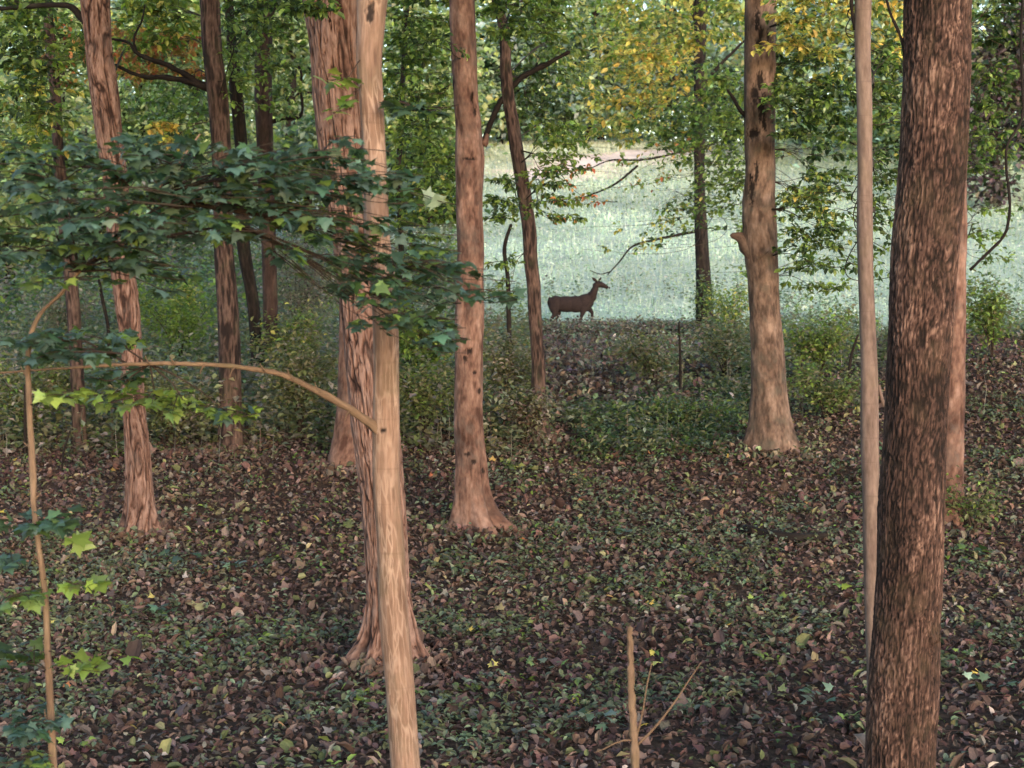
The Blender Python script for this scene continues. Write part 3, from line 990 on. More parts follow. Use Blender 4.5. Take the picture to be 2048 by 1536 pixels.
for (cx, cy, rx, ry, nt_, lp, pal) in [
    (70, 680, 110, 30, 8, 7, 'blue'), (160, 710, 110, 30, 9, 7, [('blue', 2), ('dark', 1)]), (120, 790, 40, 25, 2, 5, 'lime'),
    (70, 1040, 90, 30, 8, 6, [('blue', 1), ('dark', 1)]), (30, 1110, 60, 30, 5, 6, 'blue'), (60, 1190, 50, 25, 3, 5, 'mid'), (40, 1320, 60, 30, 4, 6, 'dark'),
    (50, 1450, 90, 35, 8, 6, 'blue'), (40, 1520, 80, 30, 6, 6, [('blue', 1), ('mid', 1)])]:
    spray('Q', (70, min(max(cy + 20, 660), 1500)), cx, cy, rx, ry, 6.1, nt_ + 2, lp + 2, .066, pal, 'maple', dd=.3, tilt=.35, layers=1, rad0=.004)
# bright leaves near the stem
spray('Q', (80, 1100), 165, 1085, 22, 14, 6.0, 1, 3, .085, 'lime', 'maple', dd=.1, tilt=.9, layers=1, rad0=.003)
spray('Q', (84, 1160), 165, 1170, 50, 22, 6.0, 3, 4, .075, [('lime', 1), ('mid', 1)], 'maple', dd=.1, tilt=.7, layers=1, rad0=.003)
spray('Q', (95, 1300), 175, 1345, 45, 22, 6.0, 3, 5, .07, [('lime', 1), ('mid', 2)], 'maple', dd=.1, tilt=.6, layers=1, rad0=.003)

# A: leaves hanging from the long side branch and a few across its stem
ab = W(300, 728, 6.8)
for (cx, cy, rx, ry, nt_, lp, pal) in [
    (230, 760, 60, 35, 6, 6, [('blue', 1), ('dark', 1)]), (300, 800, 90, 28, 8, 5, [('lime', 2), ('mid', 1)]), (400, 820, 110, 28, 8, 6, [('mid', 2), ('blue', 1), ('lime', 1)]),
    (220, 790, 40, 22, 3, 4, 'lime'), (470, 830, 40, 20, 2, 4, [('blue', 1), ('lime', 1)]), (180, 670, 120, 22, 7, 6, [('blue', 1), ('mid', 1)])]:
    spray('A', ab, cx, cy, rx, ry, 6.8, nt_ + 2, lp + 2, .064, pal, 'maple', dd=.35, tilt=.45, layers=1, rad0=.005)
spray('A', (745, 100), 690, 160, 30, 22, 6.9, 2, 4, .08, [('mid', 1), ('lime', 1)], 'maple', dd=.1, layers=1, rad0=.004)
spray('A', (745, 150), 690, 225, 30, 20, 6.9, 2, 4, .08, 'lime', 'maple', dd=.1, layers=1, rad0=.004)
spray('A', (750, 200), 850, 215, 80, 35, 6.9, 6, 7, .07, [('dark', 1), ('blue', 1)], 'maple', dd=.3, layers=1, rad0=.004)
spray('A', (755, 380), 905, 410, 12, 6, 6.8, 1, 2, .10, [('pale', 1), ('lime', 1)], 'maple', dd=.02, tilt=.9, layers=1, rad0=.003)

# overhead sprays belonging to the wood's trees; (host, attach) then ellipses
S = [
    # host, attach, cx, cy, rx, ry, d, twigs, leaves, size, palette, layers
    ('M', (100, 30), 50, 60, 110, 70, 17, 40, 10, .10, [('mid', 2), ('dark', 1), ('lime', 1)], 4),
    ('M', (105, 120), 60, 160, 110, 80, 18, 40, 10, .10, [('mid', 2), ('dark', 2), ('yellow', .6)], 4),
    ('M', (110, 200), 60, 260, 110, 60, 19, 30, 9, .10, [('mid', 2), ('lime', 1), ('yellow', 1)], 3),
    ('K', (200, 60), 130, 120, 60, 60, 21, 25, 9, .10, [('lime', 1), ('orange', 1), ('mid', 1)], 3),
    ('L', (420, 40), 300, 40, 110, 60, 22, 46, 10, .11, [('lime', 2), ('mid', 2), ('yellow', .8)], 4),
    ('L', (424, 100), 325, 115, 115, 42, 24, 48, 10, .11, [('orange', 4), ('yellow', .5)], 3),
    ('M', (100, 60), 240, 110, 60, 50, 26, 22, 9, .11, [('orange', 2), ('lime', 1)], 2),
    ('L', (430, 160), 350, 240, 100, 40, 28, 26, 8, .12, [('lime', 2), ('mid', 1), ('pale', 1)], 3),
    ('L', (440, 240), 320, 275, 50, 22, 20, 14, 9, .10, [('gold', 1), ('yellow', 1)], 2),
    ('O', (527, 60), 540, 80, 70, 80, 22, 34, 10, .10, [('mid', 2), ('dark', 1), ('lime', 1)], 4),
    ('N', (470, 120), 490, 160, 50, 60, 20, 20, 9, .09, [('lime', 1), ('mid', 2)], 3),
    ('L', (440, 200), 520, 20, 90, 30, 17, 24, 9, .09, [('mid', 1), ('dark', 1)], 2),
    ('B', (672, 60), 630, 15, 60, 22, 11, 18, 8, .07, [('mid', 1), ('dark', 1)], 1),
    ('P', (812, 50), 850, 60, 90, 70, 22, 42, 10, .10, [('dark', 1), ('mid', 2), ('lime', 1)], 4),
    ('P', (805, 180), 820, 170, 70, 70, 22, 30, 10, .10, [('dark', 1), ('mid', 2), ('lime', 1)], 4),
    ('P', (800, 300), 850, 300, 70, 60, 22, 26, 9, .10, [('dark', 1), ('mid', 2), ('lime', 1)], 4),
    ('P', (800, 400), 860, 400, 90, 60, 24, 34, 9, .10, [('mid', 2), ('lime', 1), ('dark', 1), ('yellow', .3)], 4),
    ('J', (1011, 60), 1040, 30, 110, 50, 18, 40, 10, .09, [('mid', 3), ('dark', 1), ('lime', 1)], 3),
    ('J', (1015, 150), 1080, 190, 70, 60, 22, 24, 9, .09, [('mid', 1), ('pale', 1), ('dark', 1)], 3),
    ('J', (1040, 330), 1100, 300, 60, 60, 20, 26, 9, .08, [('mid', 2), ('lime', 1.5)], 4),
    ('J', (1050, 400), 1110, 390, 70, 60, 19, 30, 9, .075, [('mid', 2), ('lime', 1), ('dark', 1), ('orange', .3)], 4),
    ('J', (1050, 420), 1000, 400, 40, 45, 19, 20, 9, .08, [('mid', 1), ('dark', 1)], 3),
    ('J', (1030, 300), 1180, 370, 60, 40, 20, 9, 7, .07, [('mid', 1), ('orange', 1)], 2),
    ('I', (1400, 60), 1300, 60, 120, 60, 34, 46, 10, .16, [('yellow', 3), ('lime', 2), ('gold', 1)], 4),
    ('I', (1400, 130), 1290, 150, 110, 50, 33, 44, 10, .15, [('gold', 3), ('yellow', 2), ('lime', 1)], 4),
    ('I', (1400, 200), 1250, 240, 90, 40, 33, 34, 9, .14, [('gold', 2), ('yellow', 2), ('mid', 1)], 3),
    ('I', (1400, 220), 1330, 255, 90, 50, 30, 40, 9, .13, [('mid', 2), ('lime', 1), ('dark', 1), ('gold', .6)], 4),
    ('I', (1400, 200), 1450, 210, 80, 60, 28, 36, 10, .13, [('dark', 1), ('mid', 2), ('lime', 1)], 4),
    ('I', (1400, 270), 1420, 300, 90, 60, 28, 42, 10, .12, [('dark', 1), ('mid', 2), ('lime', 1)], 5),
    ('I', (1400, 380), 1400, 420, 95, 45, 27, 30, 9, .11, [('dark', 1), ('mid', 2), ('lime', 1)], 3),
    ('I', (1402, 440), 1330, 470, 80, 30, 27, 9, 7, .10, [('dark', 1), ('yellow', 1)], 2),
    ('I', (1400, 60), 1440, 40, 70, 40, 34, 26, 9, .15, [('lime', 2), ('yellow', 2)], 3),
    ('E', (1521, 60), 1620, 50, 110, 60, 19, 44, 10, .09, [('yellow', 3), ('gold', 1), ('mid', 1)], 4),
    ('E', (1521, 130), 1630, 140, 100, 50, 20, 40, 10, .09, [('dark', 2), ('mid', 2), ('yellow', 1)], 4),
    ('E', (1521, 200), 1630, 220, 110, 60, 19, 60, 11, .09, [('dark', 4), ('mid', 3), ('lime', 1)], 6),
    ('E', (1521, 300), 1650, 330, 90, 50, 21, 22, 9, .09, [('dark', 2), ('mid', 1), ('pale', 1)], 4),
    ('E', (1522, 420), 1640, 440, 100, 60, 19, 34, 9, .085, [('dark', 1), ('mid', 2), ('yellow', .5)], 5),
    ('E', (1527, 520), 1640, 500, 100, 45, 19, 24, 8, .08, [('dark', 1), ('mid', 1)], 3),
    ('F', (1730, 200), 1770, 170, 60, 90, 12, 36, 9, .06, [('dark', 2), ('mid', 2), ('lime', .5)], 5),
    ('F', (1730, 360), 1765, 380, 45, 80, 13, 20, 8, .06, [('dark', 2), ('mid', 1)], 4),
    ('F', (1730, 450), 1770, 500, 50, 60, 14, 14, 8, .06, [('dark', 1), ('mid', 1)], 3),
    ('F', (1727, 20), 1775, 60, 50, 60, 14, 18, 8, .07, [('gold', 1), ('yellow', 1), ('mid', 1)], 3),
    ('H', (1908, 60), 2000, 40, 70, 50, 17, 26, 9, .08, [('dark', 2), ('mid', 1)], 4),
    ('H', (1908, 200), 1990, 180, 70, 70, 18, 30, 9, .08, [('dark', 2), ('mid', 2)], 5),
    ('H', (1905, 300), 1980, 300, 70, 50, 19, 24, 9, .08, [('dark', 1), ('mid', 2)], 4),
    ('J', (1000, 20), 1130, 60, 90, 60, 26, 34, 9, .11, [('lime', 1), ('mid', 3), ('far', 2)], 4),
    ('J', (1015, 150), 1170, 150, 80, 50, 30, 28, 9, .12, [('far', 2), ('mid', 2), ('yellow', 1)], 4),
    ('J', (1030, 280), 1170, 290, 70, 30, 27, 18, 8, .10, [('mid', 2), ('lime', 1)], 3),
    ('I', (1400, 100), 1210, 30, 90, 50, 38, 28, 9, .16, [('lime', 2), ('far', 3), ('yellow', 1)], 4),
    ('I', (1400, 100), 1230, 110, 80, 50, 37, 30, 9, .16, [('gold', 1), ('far', 2), ('yellow', 2)], 4),
    ('O', (527, 60), 570, 180, 40, 60, 26, 20, 9, .11, [('far', 2), ('mid', 1)], 3),
    ('K', (200, 200), 290, 200, 70, 50, 30, 22, 9, .13, [('far', 2), ('lime', 1)], 3),
    ('M', (110, 200), 30, 330, 80, 60, 26, 26, 9, .12, [('far', 2), ('yellow', 1), ('lime', 1)], 4),
    ('P', (800, 250), 870, 260, 50, 60, 26, 20, 9, .11, [('far', 1), ('mid', 2), ('lime', 1)], 3),
    ('I', (1399, 330), 1290, 350, 90, 30, 27, 16, 8, .09, [('mid', 1), ('lime', 1), ('orange', .5)], 2),
    ('I', (1400, 430), 1240, 480, 90, 26, 27, 9, 7, .08, [('mid', 1), ('yellow', 1)], 2),
    ('I', (1400, 340), 1480, 370, 60, 50, 27, 24, 9, .10, [('mid', 2), ('lime', 1), ('dark', 1)], 3),
    ('I', (1402, 480), 1480, 520, 70, 30, 27, 12, 8, .09, [('mid', 1), ('lime', 1)], 2),
    ('E', (1521, 360), 1620, 390, 100, 40, 20, 30, 9, .085, [('mid', 2), ('dark', 1), ('yellow', .6)], 4),
    ('E', (1527, 560), 1640, 545, 90, 35, 20, 18, 8, .08, [('mid', 1), ('lime', 1)], 2),
    ('H', (1905, 480), 1985, 470, 60, 60, 20, 14, 8, .08, [('mid', 1), ('lime', .6)], 3),
    ('J', (1062, 500), 1000, 560, 50, 40, 20, 14, 8, .07, [('mid', 2), ('lime', 1), ('dark', 1)], 2),
    ('P', (806, 560), 850, 700, 60, 60, 24, 30, 9, .085, [('lime', 2), ('mid', 2)], 4),
    ('P', (800, 440), 850, 480, 60, 50, 24, 24, 9, .09, [('mid', 2), ('lime', 1), ('dark', 1)], 3),
    ('D', (925, 120), 880, 130, 60, 60, 16, 14, 8, .07, [('dark', 1), ('mid', 1)], 2),
]
for hst, att, cx, cy, rx, ry, d, a, b, sz, pal, ly in S:
    spray(hst, att, cx, cy, rx, ry, d, int(a * 1.2), b + 5, sz * 1.12, pal, 'ovate', dd=None, tilt=.5, layers=ly, rad0=.007)
for k in TREES:
    finish(k, 300 if k == 'Q' else (180 if k == 'A' else 0))

# ------------------------------------------------------------------ deer
def build_deer():
    d = 42.0
    g = float(gz(W(1140, 660, d)[0], d))
    feet = W(1140, 668, d)[2]
    off = g - feet
    base = W(1140, 668, d) + np.array([0, 0, off])
    th = thing("deer", base, "brown deer standing at the meadow edge, head raised and looking right", "deer")
    m, t, out = nt("deer_coat")
    tc = t.nodes.new("ShaderNodeTexCoord")
    n = noise(t, tc.outputs["Object"], 18, 5, .7, (1, 1, 2.5))
    sx = t.nodes.new("ShaderNodeSeparateXYZ")
    t.links.new(tc.outputs["Object"], sx.inputs[0])
    col = ramp(t, n, [(.3, (.014, .0095, .010)), (.7, (.034, .024, .023))])
    b = t.nodes.new("ShaderNodeBsdfPrincipled")
    t.links.new(col, b.inputs["Base Color"])
    b.inputs["Roughness"].default_value = .9
    b.inputs["Specular IOR Level"].default_value = .1
    t.links.new(b.outputs[0], out.inputs[0])
    dk, t2, out2 = nt("deer_dark")
    b2 = t2.nodes.new("ShaderNodeBsdfPrincipled")
    b2.inputs["Base Color"].default_value = (.015, .012, .012, 1)
    b2.inputs["Roughness"].default_value = .3
    t2.links.new(b2.outputs[0], out2.inputs[0])
    # (px, py, dy, rx, ry)  skeleton in photo pixels
    J = [(1109, 611, 0, .21, .17), (1122, 613, 0, .20, .18), (1136, 614, 0, .20, .18), (1152, 613, 0, .215, .175), (1168, 611, 0, .225, .16),   # 0-4 trunk
         (1179, 606, 0, .17, .12), (1186, 597, 0, .14, .10), (1190, 586, 0, .10, .08), (1194, 575, 0, .088, .075), (1200, 574, -.01, .092, .072), (1208, 577, -.02, .060, .05), (1217, 582, -.03, .038, .034),  # 5-11 neck/head
         (1168, 624, -.10, .095, .07), (1163, 637, -.10, .05, .045), (1160, 650, -.10, .034, .034), (1161, 663, -.10, .024, .024), (1163, 668, -.11, .028, .024),  # 12-16 near fore
         (1176, 622, .10, .09, .07), (1185, 632, .10, .05, .045), (1184, 647, .10, .032, .032), (1179, 657, .10, .024, .024), (1181, 661, .10, .026, .022),   # 17-21 far fore lifted
         (1106, 622, -.11, .15, .09), (1111, 634, -.11, .07, .06), (1101, 645, -.11, .035, .032), (1104, 660, -.11, .024, .024), (1107, 667, -.12, .028, .024),   # 22-26 near hind
         (1112, 622, .11, .14, .09), (1119, 634, .11, .065, .055), (1112, 646, .11, .033, .03), (1116, 661, .11, .024, .024), (1119, 667, .11, .028, .024),     # 27-31 far hind
         (1099, 603, 0, .05, .04), (1096, 612, 0, .045, .03), (1097, 619, 0, .02, .02)]   # 32-34 tail
    E = [(0, 1), (1, 2), (2, 3), (3, 4), (4, 5), (5, 6), (6, 7), (7, 8), (8, 9), (9, 10), (10, 11), (4, 12), (12, 13), (13, 14), (14, 15), (15, 16), (4, 17), (17, 18), (18, 19), (19, 20), (20, 21),
         (0, 22), (22, 23), (23, 24), (24, 25), (25, 26), (0, 27), (27, 28), (28, 29), (29, 30), (30, 31), (0, 32), (32, 33), (33, 34)]
    V = []
    for x, y, dy, a, c in J:
        p = W(x, y, d)
        V.append((p[0] - base[0], dy, p[2] + off - base[2]))
    me = bpy.data.meshes.new("body")
    me.from_pydata(V, E, [])
    ob = bpy.data.objects.new("body_skeleton", me)
    C.objects.link(ob)
    sk = ob.modifiers.new("skin", 'SKIN')
    sk.use_smooth_shade = True
    for k, (x, y, dy, a, c) in enumerate(J):
        me.skin_vertices[0].data[k].radius = (a * 1.15, c * 1.15) if k > 5 else (c * .7, a * .7)
        me.skin_vertices[0].data[k].use_root = (k == 0)
    ss = ob.modifiers.new("sub", 'SUBSURF')
    ss.levels = ss.render_levels = 2
    dg = bpy.context.evaluated_depsgraph_get()
    dg.update()
    me1 = bpy.data.meshes.new_from_object(ob.evaluated_get(dg))
    bpy.data.objects.remove(ob)
    import bmesh
    from mathutils import Matrix
    bm = bmesh.new()
    bm.from_mesh(me1)
    PX = d / FPX
    # flesh: (px, py, half length px, half height px, turn in degrees, side offset m, half width m)
    for ex, ey, ea, eb, an, dy, wy in [
            (1112, 613, 14.5, 15.5, -4, 0, .17), (1107, 620, 8.5, 13, 12, -.07, .09), (1112, 620, 8.5, 13, 12, .07, .09), (1133, 615, 28, 16.5, 1, 0, .18),
            (1152, 615, 24, 17, 2, 0, .18), (1168, 613, 17, 18, 0, 0, .165), (1176, 608, 11, 15, -25, 0, .13), (1171, 618, 7, 12, -8, -.08, .07),
            (1184, 599, 8.5, 11, -35, 0, .085), (1188, 590, 6.6, 9, -25, 0, .07), (1191, 581, 6, 9, -18, 0, .062),
            (1197, 574.5, 8, 6.3, 18, 0, .07), (1204, 577.5, 8, 5.0, 24, -.01, .05), (1211, 580.5, 6.5, 3.6, 22, -.02, .04)]:
        p = W(ex, ey, d)
        M = Matrix.Translation((p[0] - base[0], dy, p[2] + off - base[2])) @ Matrix.Rotation(math.radians(an), 4, 'Y') @ Matrix.Diagonal((ea * PX, wy, eb * PX, 1))
        bmesh.ops.create_icosphere(bm, subdivisions=3, radius=1.0, matrix=M)
    bm.to_mesh(me1)
    bm.free()
    ob = bpy.data.objects.new("body_union", me1)
    C.objects.link(ob)
    rm = ob.modifiers.new("remesh", 'REMESH')
    rm.mode = 'VOXEL'
    rm.voxel_size = .016
    sm = ob.modifiers.new("smooth", 'SMOOTH')
    sm.iterations = 6
    sm.factor = .5
    dg = bpy.context.evaluated_depsgraph_get()
    dg.update()
    me2 = bpy.data.meshes.new_from_object(ob.evaluated_get(dg))
    bpy.data.objects.remove(ob)
    me2.materials.clear()
    me2.materials.append(m)
    body = bpy.data.objects.new("body", me2)
    C.objects.link(body)
    body.parent = th
    for p in me2.polygons:
        p.use_smooth = True

    def L(x, y, dy):
        p = W(x, y, d)
        return np.array([p[0] - base[0], dy, p[2] + off - base[2]])

    def ear(a, b, w):
        a, b = np.array(a), np.array(b)
        ax = b - a
        ln = np.linalg.norm(ax)
        ax = ax / ln
        s = np.array([0, 1, 0.])
        s = s - ax * s.dot(ax)
        s /= np.linalg.norm(s)
        up = np.cross(ax, s)
        vv = []
        prof = [(0, .35), (.25, .8), (.55, 1), (.8, .65), (1, .05)]
        for t_, wd in prof:
            for q in range(8):
                an = q / 8 * 2 * math.pi
                vv.append(a + ax * ln * t_ + s * math.cos(an) * w * wd * .6 + up * math.sin(an) * w * wd * .62)
        ff = [(i * 8 + j, i * 8 + (j + 1) % 8, i * 8 + 8 + (j + 1) % 8, i * 8 + 8 + j) for i in range(4) for j in range(8)]
        mm = bpy.data.meshes.new("ear")
        mm.from_pydata([tuple(v) for v in vv], [], ff)
        mm.materials.append(m)
        e = bpy.data.objects.new("ear", mm)
        C.objects.link(e)
        e.parent = th
    ear(L(1195, 571, -.04), L(1183, 561, -.11), .07)
    ear(L(1198, 569, .05), L(1203, 561, .12), .05)
    for dy in (-.065, .035):
        mm = bpy.data.meshes.new("eye")
        import bmesh
        bm = bmesh.new()
        bmesh.ops.create_icosphere(bm, subdivisions=2, radius=.018)
        bm.to_mesh(mm)
        bm.free()
        mm.materials.append(dk)
        e = bpy.data.objects.new("eye", mm)
        C.objects.link(e)
        e.parent = th
        e.location = L(1202, 573, dy)
    mm = bpy.data.meshes.new("nose")
    bm = bmesh.new()
    bmesh.ops.create_icosphere(bm, subdivisions=2, radius=.03)
    bm.to_mesh(mm)
    bm.free()
    mm.materials.append(dk)
    e = bpy.data.objects.new("nose", mm)
    C.objects.link(e)
    e.parent = th
    e.location = L(1218.5, 582, -.03)


build_deer()

# ------------------------------------------------------------------ forest litter and ground cover
def scatter(n, d0, d1, spread=.345, margin=1.2, power=1.0):
    y = np.sqrt(rng.uniform(d0 ** 2, d1 ** 2, n)) if power == 1.0 else d0 + (d1 - d0) * rng.uniform(0, 1, n) ** power
    x = rng.uniform(-1, 1, n) * (y * spread + margin)
    return x, y


parts = []
for tm, n, s0 in ((T_OV, 24000, .060), (T_NARROW, 30000, .074), (T_CURL, 50000, .064), (T_MAPLE, 17000, .074), (T_SIMPLE, 9000, .06)):
    x, y = scatter(n, 6.5, 28)
    edge = (y < 21.5 + .35 * x.clip(0, 12)) | (rng.uniform(0, 1, n) < .3)
    x, y = x[edge], y[edge]
    n = len(x)
    z = gz(x, y) + rng.uniform(0, .035, n)
    col = pick([('litter', 9), ('grey', .8), ('shrub', .8)], n, .28)
    patch = fbm(np.stack([x * .5, y * .5, x * 0], -1), 3, 31)
    col *= .98 * np.array([1.03, .98, 1.0]) * np.exp(patch * .22)[:, None]
    col[:, 1] *= (1 + .06 * patch)
    parts.append(cloud(tm, np.stack([x, y, z], -1), np.exp(rng.normal(-.12, .32, n)) * s0, rng.uniform(0, 6.28, n), rng.normal(.12, .5, n), rng.normal(0, .5, n), col))
for t_ in TREES.values():
    if not 7 < t_['d'] < 26:
        continue
    b_ = t_['th'].location
    R_ = max(t_['r'][:20].max(), .05)
    n = int(300 * min(1.6, R_ / .2 + .3))
    a = rng.uniform(0, 6.28, n)
    q = R_ * (.95 + np.abs(rng.normal(0, .55, n)))
    x, y = b_[0] + np.cos(a) * q, b_[1] + np.sin(a) * q
    z = gz(x, y) + rng.uniform(0, .10, n) * np.exp(-(q - R_) / (R_ * .6))
    parts.append(cloud(T_CURL, np.stack([x, y, z], -1), rng.uniform(.06, .12, n), rng.uniform(0, 6.28, n), rng.normal(.3, .5, n), rng.normal(0, .5, n), pick([('litter', 4), ('cover', 1)], n, .3)))
lit = cloud_obj("leaf_litter", parts, M_DRY)
lit['label'] = "brown fallen leaves carpeting the forest floor"
lit['category'] = "leaf litter"

# bright fallen leaves
parts = []
n = 260
x, y = scatter(n, 7, 23)
z = gz(x, y) + .035
parts.append(cloud(T_MAPLE, np.stack([x, y, z], -1), rng.uniform(.05, .09, n), rng.uniform(0, 6.28, n), rng.normal(.25, .4, n), rng.normal(0, .4, n), pick([('gold', 1), ('orange', 1), ('yellow', 1)], n)))
o = cloud_obj("fallen_yellow_leaves", parts, M_DRY)
o['label'] = "scattered yellow and orange leaves lying on the brown litter"
o['category'] = "leaf litter"


def plants(x, y, hmin, hmax, nl, size, pal, tm, lean=.3, stem=True):
    n = len(x)
    h = rng.uniform(hmin, hmax, n)
    zz = gz(x, y)
    P, Yw, Sz, Cc = [], [], [], []
    col = pick(pal, n, .2)
    for k in range(nl):
        f = (k + 1) / nl
        a = rng.uniform(0, 6.28, n)
        P.append(np.stack([x + rng.normal(0, .05, n) + rng.normal(0, lean * .2, n) * h, y + rng.normal(0, .05, n), zz + h * (f if nl > 3 else rng.uniform(.7, 1, n))], -1))
        Yw.append(a)
        Sz.append(size * rng.uniform(.6, 1.2, n))
        Cc.append(col * np.exp(rng.normal(0, .15, (n, 1))))
    P, Yw, Sz, Cc = map(np.concatenate, (P, Yw, Sz, Cc))
    m = len(P)
    return cloud(tm, P, Sz, Yw, rng.normal(.1, .4, m), rng.normal(0, .35, m), Cc)


def density(x, y, sc, seed, thr):
    return fbm(np.stack([x * sc, y * sc, x * 0 + 2], -1), 3, seed) > thr


# fine dead twigs lying in the litter
n = 900
x, y = scatter(n, 6.5, 22)
tl = []
for k in range(n):
    a = rng.uniform(0, 6.28)
    L_ = rng.uniform(.1, .45)
    q = [np.array([x[k] + math.cos(a) * t_ + rng.normal(0, .012), y[k] + math.sin(a) * t_, 0]) for t_ in (0, L_ * .5, L_)]
    for v in q:
        v[2] = float(gz(v[0], v[1])) + rng.uniform(.02, .07)
    tl.append(tube(q, [.005, .004, .002], .12, 4, 0, cap=False))
o = tubes_obj("fallen_twigs", tl, M_MID, None)
o['kind'] = 'stuff'
o['label'] = "small dead twigs strewn through the brown leaves"
o['category'] = "twigs"

# low green seedlings over the litter
x, y = scatter(21000, 6.5, 25)
m = density(x, y, .9, 91, .22) | (rng.uniform(0, 1, len(x)) < .07)
x, y = x[m], y[m]
parts = [plants(x, y, .03, .12, 5, .066, [('cover', 5), ('mid', .3)], T_OV)]
x, y = scatter(900, 14, 24)
parts.append(plants(x, y, .05, .22, 6, .06, [('pale', 1), ('mid', 1), ('shrub', 1)], T_OV))
n = 1900
x, y = rng.uniform(.6, 5, n), rng.uniform(19.5, 26, n)
m = (x / y > .04) & (x / y < .15) & density(x, y, .6, 13, -.15)
parts.append(plants(x[m], y[m], .06, .28, 7, .085, [('dark', 2), ('shrub', 1), ('cover', 1.3)], T_OV))
o = cloud_obj("ground_cover", parts, M_LEAF)
o['label'] = "low grey green seedlings scattered over the brown leaves"
o['category'] = "ground cover"

# undergrowth between the wood and the meadow
parts, stems = [], []
x, y = scatter(17000, 20, 38, .35, 2)
left = x / y < .02
thr = np.where(left, -.6, -.1)
m = (fbm(np.stack([x * .4, y * .4, x * 0 + 2], -1), 3, 55) > thr) & ~((x > 2) & (y < 23 + .35 * x)) & ~((x / y > .015) & (x / y < .095 - .02 * np.sin(y * 1.3)) & (y > 24) & (rng.uniform(0, 1, len(x)) < .93))
x, y = x[m], y[m]
left = x / y < .02
xl, yl, xr, yr = x[left], y[left], x[~left], y[~left]
parts.append(plants(xl, yl, .12, 1.0, 9, .12, [('shrub', 3), ('grey', 2.5), ('cover', 1.5), ('pale', 1)], T_SIMPLE))
parts.append(plants(xr, yr, .05, .26, 6, .11, [('shrub', 2), ('cover', 2), ('pale', 1), ('grey', 1.5)], T_SIMPLE))
n = 5200
y = 36 + 15 * rng.uniform(0, 1, n) ** 1.7
x = rng.uniform(-1, 1, n) * (y * .36 + 2)
m = ((x / y < .01) | (x / y > .11) | ((y > 43) & (rng.uniform(0, 1, n) < .5))) & (fbm(np.stack([x * .3, y * .3, x * 0 + 2], -1), 3, 19) > -.25)
xw, yw = -rng.uniform(.03, .36, 5200), 37 + 20 * rng.uniform(0, 1, 5200)
xw = xw * yw
mw = fbm(np.stack([xw * .25, yw * .25, xw * 0 + 2], -1), 3, 23) > -.2
parts.append(plants(xw[mw], yw[mw], .3, 1.7, 9, .20, [('pale', 2), ('grey', 1.6), ('cover', 1.2), ('lime', .5), ('mid', .8)], T_SIMPLE))
parts.append(plants(x[m], y[m], .15, .65, 7, .14, [('pale', 2), ('cover', 2), ('mid', .6), ('grey', 1), ('lime', .3)], T_SIMPLE))
o = cloud_obj("undergrowth", parts, M_LEAF)
o['label'] = "tangled dull green weeds growing between the tree trunks and the meadow"
o['category'] = "undergrowth"

# dead stalks in the undergrowth
n = 5000
x, y = scatter(n, 19.5, 36, .35, 2)
m = (x / y < .0) | (rng.uniform(0, 1, n) < .18)
x, y = x[m], y[m]
n = len(x)
z = gz(x, y) - .02
o = cloud_obj("dead_stalks", [cloud(T_STALK, np.stack([x, y, z], -1), rng.uniform(.25, .8, n), rng.uniform(0, 6.28, n), np.full(n, 1.35) + rng.normal(0, .12, n), rng.normal(0, .1, n), pick([('grey', 2), ('litter', 1)], n))], M_GRASS)
o['label'] = "thin grey brown dead stalks standing among the weeds"
o['category'] = "undergrowth"

# brown leaf covered bank in front of the deer
n = 22000
x = rng.uniform(-1.5, 8, n)
y = rng.uniform(23, 41, n)
m = (x / y > .0) & (x / y < .12 + .03 * fbm(np.stack([x, y, x * 0], -1), 2, 3))
x, y = x[m], y[m]
n = len(x)
n2 = 2600
x2 = rng.uniform(.2, 5.2, n2)
y2 = rng.uniform(38.2, 41.4, n2)
wd = plants(x2, y2, .14, .46, 6, .11, [('grey', 2), ('litter', 2.5), ('pale', 1), ('cover', 1)], T_OV)
o = cloud_obj("leaf_bank", [cloud(T_OV, np.stack([x, y, gz(x, y) + rng.uniform(0, .22, n)], -1), rng.uniform(.09, .17, n), rng.uniform(0, 6.28, n), rng.normal(.2, .5, n), rng.normal(0, .5, n), pick([('litter', 4), ('purple', 1.5), ('grey', 2), ('pale', .5)], n, .3)), wd], M_DRY)
o['label'] = "grey and brown leaves heaped on the bank below the deer"
o['category'] = "leaf litter"

